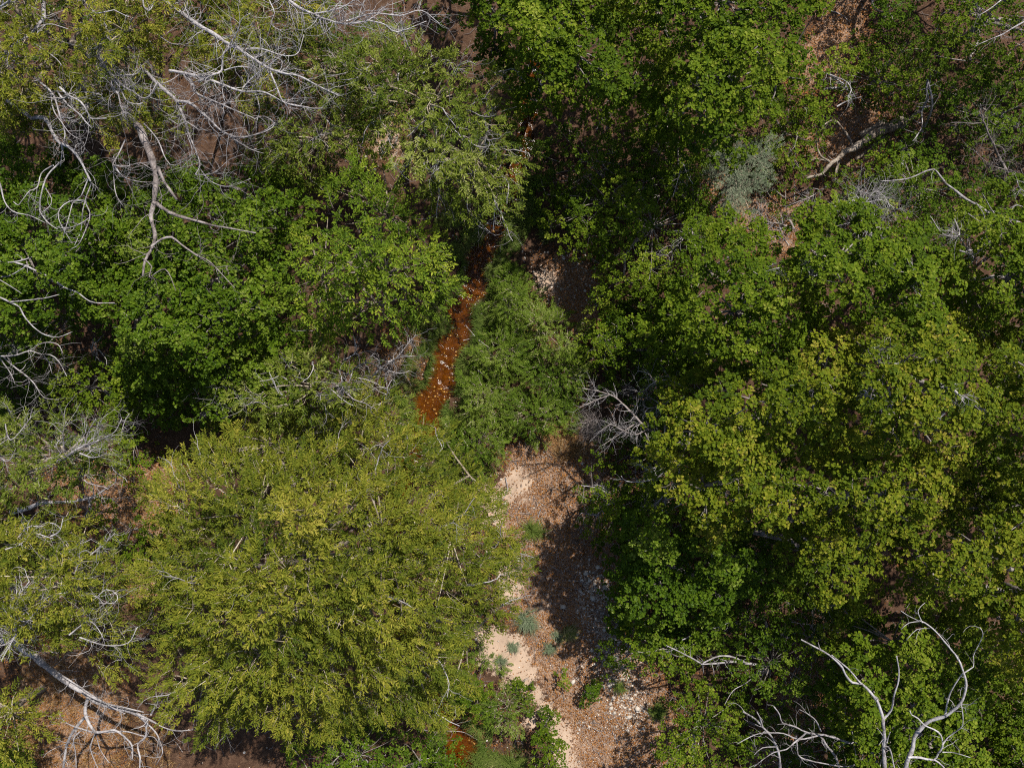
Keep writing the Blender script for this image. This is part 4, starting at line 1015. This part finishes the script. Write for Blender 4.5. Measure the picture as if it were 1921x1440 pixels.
dead('dead_brush', 'white tangled dead brush like a mop of arching twigs', 'dead brush', (1640, 390), [
    ([(1632, 440), (1625, 420), (1622, 395), (1620, 380), (1625, 360)], 2.2, 3.2, 5, 2),
    ([(1622, 395), (1600, 375), (1592, 385), (1588, 405)], 2.8, 3.0, 3, 1.5),
    ([(1622, 385), (1640, 360), (1660, 370), (1670, 390)], 2.9, 3.1, 3, 1.5),
    ([(1625, 380), (1655, 375), (1680, 392), (1690, 390)], 2.9, 3.0, 3, 1.5),
    ([(1620, 385), (1605, 362), (1612, 350)], 2.9, 3.2, 3, 1.5)], twigs=6.0, group=LIMB, curl=0.35, t_len=(0.3, 0.75), t_r=0.012)
dead('dead_brush', 'forked dead branch resting on the green oak crown under the white brush', 'dead brush', (1740, 600), [
    ([(1728, 560), (1722, 545), (1718, 525), (1713, 512)], 4.6, 5.6, 5, 2.5), ([(1713, 512), (1690, 510), (1675, 505), (1665, 495)], 5.5, 5.7, 3, 1.5), ([(1714, 515), (1712, 498), (1708, 490)], 5.5, 5.8, 3, 1.5)], twigs=0.8, group=LIMB, lev2=0.5, t_len=(0.12, 0.35))
dead('dead_brush', 'thorny grey dead twigs scattered along the edge oak crown', 'dead brush', (1820, 480), [
    ([(1815, 470), (1800, 445), (1785, 425)], 3.8, 4.6, 4, 2), ([(1800, 470), (1830, 475), (1860, 450)], 4.2, 4.6, 4, 2), ([(1790, 410), (1800, 440), (1770, 440), (1745, 405)], 4.0, 4.2, 4, 2)], twigs=2.0, group=LIMB, t_len=(0.2, 0.5))
dead('dead_oak', 'brittle grey dead oak branches spreading over the shaded wash edge', 'dead tree', (1280, 830), [
    ([(1215, 805), (1195, 785), (1180, 768), (1160, 750), (1140, 738), (1115, 732), (1092, 728)], 2.6, 3.2, 7, 2.5),
    ([(1145, 740), (1120, 750), (1100, 758), (1088, 764)], 3.0, 3.1, 4, 2),
    ([(1215, 805), (1190, 815), (1165, 805), (1145, 795), (1130, 805)], 2.6, 2.9, 4, 2),
    ([(1190, 795), (1165, 812), (1145, 825), (1130, 835)], 2.6, 2.8, 5, 2),
    ([(1210, 812), (1225, 840), (1240, 855), (1255, 885)], 2.6, 2.9, 4, 2),
    ([(1230, 720), (1215, 700), (1195, 695)], 2.4, 2.6, 4, 2),
    ([(1300, 735), (1260, 715), (1230, 715), (1205, 735), (1185, 730)], 2.4, 2.6, 5, 2),
    ([(1265, 745), (1240, 760), (1215, 765), (1205, 758)], 2.4, 2.5, 5, 2)], twigs=3.2, group=LIMB, curl=0.18, t_len=(0.18, 0.5), mat='dead_dark', twig_mat='dead')
dead('dead_oak', 'lower sprays of silvery dead oak twigs beside the bright sprig bush', 'dead tree', (1300, 900), [
    ([(1262, 863), (1240, 872), (1215, 880), (1200, 870)], 3.0, 3.2, 5, 2),
    ([(1250, 880), (1235, 895), (1205, 903), (1175, 902), (1165, 892)], 3.0, 3.1, 4, 2),
    ([(1252, 918), (1245, 950), (1235, 970), (1215, 975)], 2.6, 2.6, 4, 2),
    ([(1250, 922), (1230, 945), (1205, 950)], 2.6, 2.8, 4, 2),
    ([(1275, 885), (1255, 905), (1245, 920)], 2.8, 2.7, 4, 3),
    ([(1165, 905), (1145, 925), (1120, 915), (1090, 910)], 2.4, 2.5, 4, 2),
    ([(1150, 925), (1125, 935), (1098, 940)], 2.4, 2.4, 3, 2),
    ([(1150, 943), (1130, 950), (1120, 965), (1090, 962)], 2.2, 2.3, 5, 2)], twigs=3.0, group=LIMB, curl=0.18, t_len=(0.15, 0.45), mat='dead')
dead('dead_brush', 'fuzzy brownish dead bush over dark ground below the grey dead oak', 'dead brush', (1120, 815), [
    ([(1118, 815), (1110, 800), (1105, 790)], 0.8, 1.6, 3, 2), ([(1115, 815), (1100, 808), (1092, 800)], 0.8, 1.4, 3, 2), ([(1115, 815), (1125, 800), (1120, 790)], 0.8, 1.6, 3, 2)], twigs=12.0, group=LIMB, curl=0.3, t_len=(0.25, 0.5), mat='dead_dark', t_r=0.009)
dead('dead_brush', 'white dead brush poking out of the small wedged willow toward the creek', 'dead brush', (650, 760), [
    ([(700, 705), (712, 692), (730, 680), (745, 670), (765, 645), (780, 628)], 2.8, 3.4, 6, 2),
    ([(728, 678), (750, 670), (770, 668), (780, 668)], 3.0, 3.2, 4, 2),
    ([(640, 750), (642, 725), (640, 705)], 3.4, 3.9, 6, 3),
    ([(640, 735), (655, 715), (660, 700)], 3.5, 3.8, 3, 2),
    ([(710, 760), (725, 745), (728, 725), (735, 712)], 3.0, 3.2, 4, 2),
    ([(650, 705), (665, 690), (690, 680), (715, 690), (750, 700), (768, 695)], 2.9, 3.0, 4, 2),
    ([(600, 760), (620, 750), (618, 735)], 3.4, 3.7, 5, 2)], twigs=3.4, group=LIMB, curl=0.3, t_len=(0.2, 0.55))
dead('dead_brush', 'mauve dead brush scattered on orange litter near the fallen log', 'dead brush', (1470, 400), [
    ([(1490, 430), (1465, 420), (1440, 415), (1420, 395), (1405, 392)], 0.5, 0.9, 5, 2),
    ([(1440, 415), (1420, 425), (1400, 430)], 0.6, 0.7, 3, 2),
    ([(1550, 350), (1530, 365), (1505, 375), (1480, 385)], 0.3, 0.7, 4, 2),
    ([(1480, 460), (1465, 445), (1445, 445)], 0.3, 0.6, 4, 2)], twigs=4.5, group=LIMB, curl=0.2, t_len=(0.25, 0.6), mat='dead_dark', twig_mat='dead')
dead('dead_brush', 'mauve dead twigs between the sage bush and the rounded green oak', 'dead brush', (1300, 440), [
    ([(1310, 420), (1290, 440), (1270, 460), (1250, 480)], 1.6, 2.4, 4, 2), ([(1330, 400), (1345, 380), (1375, 370)], 0.6, 1.0, 3, 2), ([(1295, 430), (1320, 460), (1330, 470)], 1.8, 2.6, 3, 2)], twigs=3.5, group=LIMB, curl=0.2, t_len=(0.2, 0.5), mat='dead_dark', twig_mat='dead')
dead('dead_branch', 'pale twin branch lying over the green sapling thicket', 'dead branch', (1440, 1255), [
    ([(1425, 1248), (1400, 1243), (1370, 1241), (1340, 1244), (1315, 1245)], 1.6, 2.4, 7, 4),
    ([(1400, 1243), (1375, 1232), (1350, 1230), (1328, 1238), (1318, 1244)], 1.9, 2.4, 5, 4),
    ([(1316, 1244), (1295, 1232), (1275, 1222), (1250, 1210)], 2.4, 2.7, 5, 2),
    ([(1318, 1245), (1320, 1262)], 2.4, 2.2, 3, 1.5)], twigs=0.8, group='fallen dead wood', lev2=0.6, t_len=(0.12, 0.35))
dead('dead_branch', 'thin crooked dead branch reaching through dim shrubs toward the twin branch', 'dead branch', (1440, 1250), [
    ([(1425, 1258), (1400, 1280), (1375, 1295), (1360, 1320)], 1.4, 2.2, 3, 1.5), ([(1280, 1200), (1310, 1185), (1350, 1175), (1370, 1165)], 1.6, 1.9, 3, 1.5)], twigs=1.0, group='fallen dead wood', lev2=0.6, t_len=(0.12, 0.35))
dead('dead_branch', 'reddish crooked dead branch in the dark opening behind the snag', 'dead branch', (1620, 1200), [
    ([(1595, 1170), (1588, 1150), (1575, 1135), (1560, 1125)], 1.4, 2.6, 7, 3), ([(1588, 1148), (1600, 1130), (1598, 1118)], 1.9, 2.6, 4, 2),
    ([(1575, 1185), (1545, 1175), (1510, 1170), (1480, 1165)], 1.2, 1.6, 6, 3), ([(1575, 1135), (1555, 1135), (1535, 1145)], 2.0, 2.4, 3, 2)], twigs=1.4, mat='dead_dark', group='fallen dead wood', t_len=(0.15, 0.45))
dead('dead_branch', 'dull brown log half hidden under dim understorey shrubs', 'dead branch', (1410, 1230), [
    ([(1430, 1215), (1460, 1200), (1480, 1193)], 0.6, 1.0, 9, 7)], twigs=0.2, mat='dead_dark', group='fallen dead wood', lev2=0)
dead('dead_branch', 'grey broken branch stub showing through the wide olive bough', 'dead branch', (1500, 1010), [
    ([(1415, 998), (1450, 1000), (1475, 1010), (1500, 1025), (1515, 1035)], 2.4, 2.6, 14, 12), ([(1490, 1000), (1510, 1010), (1525, 1022)], 2.6, 2.4, 10, 8)], twigs=0.2, mat='dead_dark', group='fallen dead wood', lev2=0)
for lab, base, lines in [
    ('thick grey limb surfacing from the tallest olive oak', (1800, 800), [([(1765, 722), (1785, 728), (1800, 742), (1812, 752)], 7.0, 6.8, 9, 6), ([(1768, 725), (1775, 738), (1782, 748)], 7.0, 6.9, 4, 2), ([(1772, 775), (1760, 785), (1750, 795)], 6.6, 6.5, 6, 4)]),
    ('curved grey limb near the centre of the olive canopy', (1640, 780), [([(1622, 732), (1635, 745), (1645, 758)], 6.4, 6.2, 5, 4), ([(1636, 742), (1640, 725), (1648, 710)], 6.4, 6.8, 3, 2)]),
    ('crooked white twig pair in a dark hole of the olive canopy', (1660, 690), [([(1648, 680), (1650, 665), (1642, 655), (1650, 648)], 6.0, 6.6, 3, 1.5), ([(1650, 665), (1640, 652)], 6.4, 6.6, 2.5, 1.5)]),
    ('sickle shaped dead twig on the lower olive bough', (1380, 840), [([(1350, 850), (1362, 832), (1385, 824), (1410, 822)], 5.4, 5.8, 4, 3), ([(1372, 855), (1385, 865), (1395, 875)], 5.2, 5.4, 4, 2)]),
    ('small forked dead twig on the first yellow olive crown', (1500, 750), [([(1495, 740), (1500, 728), (1494, 720)], 6.2, 6.6, 3, 1.5), ([(1498, 732), (1490, 736)], 6.4, 6.5, 2.5, 1.5), ([(1480, 770), (1490, 765), (1498, 758)], 6.0, 6.0, 4, 3)]),
    ('bare twig fan over the corner thicket', (1930, 120), [([(1940, 30), (1905, 50), (1880, 65), (1855, 75), (1832, 85)], 4.0, 4.4, 5, 2), ([(1890, -10), (1860, 15), (1835, 30)], 4.0, 4.3, 4, 2)]),
    ('bare curled twigs at the picture edge below the corner', (1950, 380), [([(1935, 365), (1915, 355), (1908, 340)], 4.2, 4.8, 4, 2), ([(1940, 400), (1910, 385), (1895, 395)], 4.2, 4.6, 3, 2)]),
    ('silvery dead sticks standing in front of the leaf litter above the log', (1600, 200), [([(1545, 135), (1570, 145), (1590, 155), (1597, 170), (1590, 180)], 1.8, 2.2, 4, 3), ([(1570, 200), (1590, 190), (1615, 182)], 1.2, 1.6, 4, 2), ([(1545, 168), (1575, 165), (1590, 168)], 0.9, 1.1, 6, 5)]),
    ('upright dead stems in the shadowy thicket past the log', (1725, 260), [([(1740, 150), (1738, 170), (1740, 185), (1732, 200), (1728, 215)], 2.4, 1.4, 5, 5), ([(1728, 210), (1730, 235), (1720, 255), (1712, 265)], 1.2, 1.8, 4, 2), ([(1690, 265), (1693, 290), (1690, 315), (1685, 330)], 0.6, 1.2, 9, 6)]),
    ('twiggy dead sprig in a gap of the rounded green oak', (1465, 520), [([(1420, 515), (1440, 508), (1462, 502)], 5.0, 5.3, 4, 2), ([(1440, 508), (1450, 495)], 5.2, 5.4, 3, 1.5)]),
    ('pale dead twig leaning from the dark shrub beside the sage', (1300, 380), [([(1280, 300), (1276, 320), (1268, 350), (1262, 370)], 1.8, 2.4, 3, 1.5), ([(1280, 302), (1290, 330), (1300, 345)], 1.8, 2.2, 3, 1.5)]),
    ('pale forked twig over bare soil under the overhanging oak', (1140, 245), [([(1135, 210), (1128, 225), (1118, 245)], 1.4, 1.6, 3, 2), ([(1130, 222), (1138, 240)], 1.5, 1.4, 2, 1.5), ([(1132, 212), (1145, 212)], 1.5, 1.6, 2.5, 1.5)]),
    ('dull twig tangle in the dark gap above the fresh green shrub', (190, 680), [([(175, 640), (182, 660), (178, 680)], 1.6, 2.0, 3, 2), ([(185, 655), (200, 675), (198, 690)], 1.7, 1.6, 3, 1.5)]),
    ('mauve twig tuft set in the upper edge of the green oak crown', (1520, 520), [([(1522, 520), (1515, 505), (1512, 490)], 4.6, 5.4, 3, 1.5), ([(1522, 515), (1530, 500)], 4.8, 5.4, 3, 1.5)]),
    ('thin white stems rising from the small wedged willow', (390, 780), [([(395, 770), (402, 745), (407, 727)], 2.6, 3.2, 3, 1.5), ([(375, 750), (368, 735), (362, 728)], 2.6, 3.0, 2, 1.5), ([(422, 782), (416, 765), (412, 755)], 2.6, 3.0, 2, 1.5)])]:
    dead('dead_branch', lab, 'dead branch', base, lines, twigs=1.6, group='dead branches breaking the canopy', lev2=0.6, t_len=(0.12, 0.4), curl=0.25)

# ------------------------------------------------------------------ grass, litter, stones, sticks
def blades(mb, pos, n, L, w, lean, tint, outward=None):
    N = len(pos)
    b = np.repeat(pos, n, 0)
    a = rng.uniform(0, 2 * np.pi, N * n)
    if outward is not None:
        a = np.repeat(outward, n) + rng.normal(0, 0.6, N * n)
    le = rng.uniform(*L, N * n)[:, None]
    h = np.stack([np.cos(a), np.sin(a), np.zeros_like(a)], -1)
    b = b + h * rng.uniform(0, 0.04, (N * n, 1))
    ln = rng.uniform(*lean, N * n)[:, None]
    side = np.stack([-h[:, 1], h[:, 0], np.zeros(len(h))], -1) * w * rng.uniform(0.6, 1.2, (N * n, 1))
    m1 = b + (h * ln * 0.35 + np.array([0, 0, 1]) * (1 - 0.3 * ln)) * le * 0.5
    tp = b + (h * ln + np.array([0, 0, 1]) * (1 - ln * 0.75)) * le
    V = np.stack([b - side, b + side, m1 + side * 0.8, m1 - side * 0.8, tp], 1)
    k = np.arange(N * n)[:, None] * 5
    mb.add(V, quads=k + np.array([[0, 1, 2, 3]]), tris=k + np.array([[3, 2, 4]]), tint=np.repeat(np.clip(np.repeat(tint, n) + rng.normal(0, 0.14, N * n), 0, 1), 5))

def scatter(n, x0, x1, y0, y1):
    a = W(rng.uniform(x0, x1, n), rng.uniform(y0, y1, n), 0.0)[:, :2]
    return a

# bank grass
N = 20000
px = rng.uniform(730, 1080, N); py = rng.uniform(330, 1480, N)
xy = W(px, py, 0.0)[:, :2]
dd = stream_dist(xy[:, 0], xy[:, 1])
gn = Noise2(41, 1.1)(xy[:, 0], xy[:, 1])
lim = 0.66 + 0.28 * gn
ok = (dd > 0.09) & (dd < lim) & (rng.uniform(size=N) < 0.85)
ok &= (py < 900) | (py > 1250)
xy, dd, gn = xy[ok], dd[ok], gn[ok]
zz = ground_z(xy[:, 0], xy[:, 1])
near = np.array([SC[np.argmin(np.hypot(*(SC - p).T))] for p in xy])
ang = np.arctan2(near[:, 1] - xy[:, 1], near[:, 0] - xy[:, 0])
gb = MB()
blades(gb, np.column_stack([xy, zz - 0.02]), 9, (0.14, 0.34), 0.0065, (0.3, 0.95), 0.45 + 0.12 * gn, ang)
go = gb.build('grass', M['grass'], smooth=False)
go['kind'] = 'stuff'; go['label'] = 'green grass leaning over both banks of the amber creek'; go['category'] = 'grass'

# dry grass and dead stems in the sunny openings
dg = MB()
for poly_, n_, L_ in [([(50, 1240), (150, 1210), (230, 1320), (330, 1370), (320, 1520), (20, 1520)], 900, (0.10, 0.28)), ([(735, 600), (800, 590), (775, 720), (735, 740)], 220, (0.10, 0.25)),
                      ([(1020, 800), (1095, 770), (1105, 860), (1040, 850)], 260, (0.10, 0.3)), ([(820, 1330), (880, 1300), (900, 1400), (840, 1410)], 160, (0.15, 0.4)), ([(700, 200), (780, 230), (760, 320), (660, 310)], 160, (0.08, 0.2)), ([(230, 880), (330, 860), (340, 1000), (240, 1000)], 200, (0.08, 0.2))]:
    q_ = np.asarray(poly_, float)
    c_ = rng.uniform(q_.min(0), q_.max(0), (n_ * 2, 2)); c_ = c_[poly_sd(c_[:, 0], c_[:, 1], q_) > 20 * rng.normal(0, 0.5, len(c_))][:n_]
    w_ = W(c_[:, 0], c_[:, 1], 0.0); keep_ = stream_dist(w_[:, 0], w_[:, 1]) > 0.05; w_ = w_[keep_]
    w_[:, 2] = ground_z(w_[:, 0], w_[:, 1]) - 0.01
    blades(dg, w_, 7, L_, 0.0045, (0.5, 1.1), rng.uniform(0.2, 0.8, len(w_)))
M['straw'] = leaf_mat('dry_straw_blade', [(0.0, (0.06, 0.03, 0.012)), (0.4, (0.20, 0.10, 0.032)), (0.75, (0.34, 0.21, 0.09)), (1.0, (0.45, 0.36, 0.22))], trans=0.15)
do = dg.build('dry_grass', M['straw'], smooth=False)
do['kind'] = 'stuff'; do['label'] = 'dry tan and orange grass stems in the sunny openings'; do['category'] = 'dry grass'
# fine fallen twigs
tw_xy = np.concatenate([scatter(2600, -60, 1980, -60, 1500), scatter(900, 880, 1280, 800, 1500)])
ok = (soft(tw_xy[:, 0], tw_xy[:, 1], SAND, 0.2) < 0.3) & (stream_dist(tw_xy[:, 0], tw_xy[:, 1]) > 0.05)
tw_xy = tw_xy[ok]; n = len(tw_xy)
a = rng.uniform(0, 6.28, n); le = rng.uniform(0.06, 0.28, n)[:, None]
h = np.column_stack([np.cos(a), np.sin(a), np.zeros(n)]); b = np.column_stack([tw_xy, ground_z(tw_xy[:, 0], tw_xy[:, 1]) + 0.022])
pts_ = np.stack([b - h * le, b + rng.normal(0, 0.02, (n, 3)) * [1, 1, 0.2], b + h * le + rng.normal(0, 0.03, (n, 3)) * [1, 1, 0.2]], 1)
ft = MB(); tubes(ft, pts_, np.repeat(rng.uniform(0.003, 0.008, n)[:, None], 3, 1) * np.array([[1, 0.9, 0.5]]), 3, rng.uniform(0.1, 0.9, n))
fo = ft.build('twig_litter', M['dead_dark'])
fo['kind'] = 'stuff'; fo['label'] = 'thin fallen twigs strewn over the forest floor'; fo['category'] = 'twig litter'

BUN = 'blue grey bunchgrass on the wash'
for (x_, y_, r_, lab) in [
        (985, 1160, 0.30, 'largest blue green bunchgrass sweeping across the wash'),
        (1000, 995, 0.26, 'silvery bunchgrass at the shaded top of the wash'),
        (1030, 1215, 0.15, 'small blue grey tuft in the middle of the wash litter'),
        (962, 1212, 0.13, 'small blue grey tuft on pale sand'),
        (1042, 1195, 0.12, 'tiny blue grey tuft next to the small one on the litter'),
        (938, 1238, 0.14, 'faint grey green tuft on the sand under the willow edge'),
        (1160, 1290, 0.16, 'blue green tuft among pale stones at the shaded wash edge'),
        (1066, 1185, 0.20, 'dry brownish tuft above the cast leaf shadows'),
        (1235, 1335, 0.2, 'shaded green tuft at the foot of the lobed shrub'),
        (900, 1430, 0.34, 'long bladed green tussock at the lower creek'),
        (960, 1425, 0.34, 'pale green tussock between the lower creek and the tall leafy bush'),
        (880, 1300, 0.26, 'dry straw coloured tussock by the lower creek')]:
    p = W(x_, y_, 0.0); z_ = float(ground_z(p[0], p[1]))
    t = thing('grass_tuft', lab, 'grass tuft', (p[0], p[1], z_), BUN)
    mb = MB()
    q = np.column_stack([p[0] + rng.normal(0, r_ * 0.28, 26), p[1] + rng.normal(0, r_ * 0.28, 26), np.full(26, z_ - 0.01)])
    green = 'tussock' in lab or 'shaded' in lab
    blades(mb, q, 16 if r_ > 0.18 else 9, (r_ * 0.8, r_ * 1.7), 0.0055, (0.45, 1.0), np.full(26, 0.9 if ('dry' in lab) else 0.52), rng.uniform(-1.2, 1.2) + rng.normal(0, 1.2, 26))
    mb.build('blades', M['grass' if green or 'dry' in lab else 'bunch'], t, smooth=False, stuff=True)

# fallen leaves
lx = [scatter(70000, -80, 2000, -80, 1520), scatter(90000, 870, 1320, 780, 1520)]
for p_ in LITTER[1:]:
    q_ = np.asarray(p_); a0, a1 = q_.min(0) - 0.2, q_.max(0) + 0.2
    lx.append(rng.uniform(a0, a1, (int(1300 * (a1 - a0).prod()), 2)))
lx = np.concatenate(lx)
lm = soft(lx[:, 0], lx[:, 1], LITTER, 0.5); sm = soft(lx[:, 0], lx[:, 1], SAND, 0.16); gm = soft(lx[:, 0], lx[:, 1], GRAVEL, 0.5)
ln_ = Noise2(51, 0.5)(lx[:, 0], lx[:, 1]); sdl = stream_dist(lx[:, 0], lx[:, 1])
pr = np.clip(0.22 + 0.75 * lm + 0.12 * ln_ - 0.35 * gm, 0, 1) * np.clip(1.0 - 1.15 * np.clip(sm + 0.2 * ln_, 0, 1), 0.13, 1) * (sdl > 0.05)
ok = rng.uniform(size=len(lx)) < pr
lx, lm = lx[ok], lm[ok]
n = len(lx)
base = np.column_stack([lx, ground_z(lx[:, 0], lx[:, 1]) + rng.uniform(0.004, 0.035, n)])
a = rng.uniform(0, 6.28, n)
d = np.column_stack([np.cos(a), np.sin(a), rng.normal(0, 0.22, n)])
up = nrm(np.column_stack([rng.normal(0, 0.4, n), rng.normal(0, 0.4, n), np.ones(n)]))
wash = np.clip(poly_sd(lx[:, 0], lx[:, 1], LITTER[0]) / 0.4, 0, 1)
tint = np.clip(rng.beta(2.0, 2.2, n) * 0.66 + 0.03 + 0.24 * lm * (1 - wash) + wash * np.where(rng.uniform(size=n) < 0.5, 0.36, 0.10), 0, 1)
lb = MB()
leaves(lb, base, d, up, rng.uniform(0.025, 0.065, n), rng.uniform(0.012, 0.028, n), tint, False, 0.3, 0.1)
lo_ = lb.build('leaf_litter', M['litter'], smooth=False)
lo_['kind'] = 'stuff'; lo_['label'] = 'brown and orange fallen leaves covering the wash and forest floor'; lo_['category'] = 'leaf litter'

# stones: a few unit shapes, shared
def stone_mesh(k):
    r = np.random.default_rng(900 + k)
    mb = MB()
    u, v = 5, 3
    th = np.linspace(0, 2 * np.pi, u, endpoint=False); ph = np.linspace(0.6, np.pi - 0.6, v)
    rr = 1 + r.normal(0, 0.13, (v, u))
    V = np.stack([np.sin(ph)[:, None] * np.cos(th) * rr, np.sin(ph)[:, None] * np.sin(th) * rr, (np.cos(ph)[:, None] + 0 * th) * rr * 0.62], -1).reshape(-1, 3)
    V = np.concatenate([V, [[0, 0, 0.62]], [[0, 0, -0.62]]])
    i = np.arange(u * v).reshape(v, u)
    q = np.stack([i[:-1], i[1:], np.roll(i[1:], -1, 1), np.roll(i[:-1], -1, 1)], -1).reshape(-1, 4)
    t = [[u * v, i[0, j], i[0, (j + 1) % u]] for j in range(u)] + [[u * v + 1, i[-1, (j + 1) % u], i[-1, j]] for j in range(u)]
    mb.add(V, quads=q, tris=t, tint=0.45 + 0.1 * r.normal())
    return mb, V, q, t
protos = [stone_mesh(k) for k in range(6)]
smesh = [p[0].mesh('stone', M['stone']) for p in protos]
STN = 'pale stones lying on the gravel wash'
big = [(1106, 1050), (1128, 1078), (1116, 1095), (1112, 1122), (1106, 1088), (1057, 1138), (1140, 1120), (1150, 1150), (1126, 1140), (1112, 1285), (1075, 1278), (1146, 1328), (1162, 1292), (1168, 1308), (1150, 1308), (1185, 1310), (1134, 1180), (1148, 1196),
       (1100, 1075), (1135, 1100), (1090, 1110), (1122, 1064), (1160, 1215), (1172, 1250), (1196, 1330), (1144, 1285), (1118, 1160), (948, 945), (972, 1048), (1180, 1345), (1155, 1232), (1096, 1140)]
for k, (x_, y_) in enumerate(big):
    p = W(x_, y_, 0.0); s_ = rng.uniform(0.045, 0.085)
    o = bpy.data.objects.new('stone', smesh[k % 6]); scene.collection.objects.link(o)
    o.location = (p[0], p[1], float(ground_z(p[0], p[1])) + s_ * 0.25)
    o.rotation_euler = (rng.normal(0, 0.2), rng.normal(0, 0.2), rng.uniform(0, 6.28)); o.scale = (s_, s_ * rng.uniform(0.7, 1.1), s_ * 0.9)
    tag(o, 'small pale rounded stone lying on the gravel wash', 'stone', STN)
# gravel
gxy = np.concatenate([scatter(5200, 1080, 1220, 1060, 1370), scatter(2500, 870, 1280, 860, 1500), scatter(700, 640, 780, 200, 330), scatter(2000, 980, 1120, 470, 580), scatter(200, 350, 550, 1360, 1500), scatter(3500, 780, 960, 380, 1480)])
gmk = soft(gxy[:, 0], gxy[:, 1], GRAVEL, 0.4); gsd = stream_dist(gxy[:, 0], gxy[:, 1])
ok = rng.uniform(size=len(gxy)) < np.clip(gmk + 0.18 + 0.8 * (np.abs(gsd) < 0.25), 0, 1) * 0.6
gxy = gxy[ok]
gmb = MB()
zz = ground_z(gxy[:, 0], gxy[:, 1])
which = rng.integers(0, 6, len(gxy))
for k in range(6):
    _, V, q, t = protos[k]
    s = which == k; m_ = int(s.sum())
    sc_ = (rng.gamma(3.0, 0.0042, m_) + 0.007)
    an = rng.uniform(0, 6.28, m_); ca, sa = np.cos(an)[:, None], np.sin(an)[:, None]
    v = V[None] * sc_[:, None, None]
    vx = v[..., 0] * ca - v[..., 1] * sa; vy = v[..., 0] * sa + v[..., 1] * ca
    vv = np.stack([vx + gxy[s, 0][:, None], vy + gxy[s, 1][:, None], v[..., 2] + (zz[s] + sc_ * 0.2)[:, None]], -1)
    off = np.arange(m_)[:, None, None] * len(V)
    gmb.add(vv, quads=(np.asarray(q)[None] + off), tris=(np.asarray(t)[None] + off), tint=np.repeat(np.clip(rng.normal(0.5, 0.22, m_), 0, 1), len(V)))
gv = gmb.build('gravel', M['stone'])
gv['kind'] = 'stuff'; gv['label'] = 'loose gravel strewn over the wash and the creek edges'; gv['category'] = 'gravel'

# loose sticks on the ground
STK = 'loose sticks on the ground'
for lab, pts, w_ in [
        ('dark curved stick at the sand edge of the wash', [(948, 895), (952, 915), (945, 935), (930, 950)], 3.5),
        ('straight pale stick across the upper island saplings', [(875, 612), (892, 632)], 2.5),
        ('short pale stick bridging the riffle', [(868, 638), (880, 635)], 3),
        ('pale stick sunk in the middle of the island thicket', [(898, 695), (918, 710)], 3),
        ('slim pale stick beside the litter hollow of the island', [(900, 640), (920, 655)], 2),
        ('bent reddish stem on litter near the silvery bunchgrass', [(1015, 955), (1010, 975), (1020, 1000)], 3),
        ('thin stem lying along the edge of the shaded wash', [(985, 1050), (990, 1075), (995, 1095)], 2.5),
        ('white stick in the litter beyond the overhanging oak lobe', [(1560, 20), (1585, 28), (1600, 35)], 4),
        ('grey stick crossing the wash litter near the picture bottom', [(1150, 1375), (1160, 1400), (1165, 1430)], 2.5),
        ('thin pale stem across the lower creek', [(838, 1375), (870, 1380), (905, 1400)], 2.5),
        ('white criss-cross stick over the lower grass', [(790, 1368), (815, 1375), (840, 1362)], 3)]:
    P, R = trace(pts, 0.06, 0.12, w_, w_ * 0.5, 0.008, 0.08)
    gz_ = ground_z(P[:, 0], P[:, 1]); P[:, 2] = np.maximum(gz_, -0.10) + R + (0.5 if 'island' in lab or 'sapling' in lab else 0.01)
    sb = MB(); tubes(sb, P[None], R[None], 6, 0.5, cap=True)
    a_, b_ = spawn([P], [R], 2, 0.1, 0.25, 0.007, K=5)
    if len(a_): tubes(sb, a_, b_, 4, 0.5)
    tag(sb.build('stick', M['dead']), lab, 'stick', STK)

print('leaves', stats['leaves'], 'tris', sum(len(o.data.polygons) for o in scene.objects if o.type == 'MESH'))
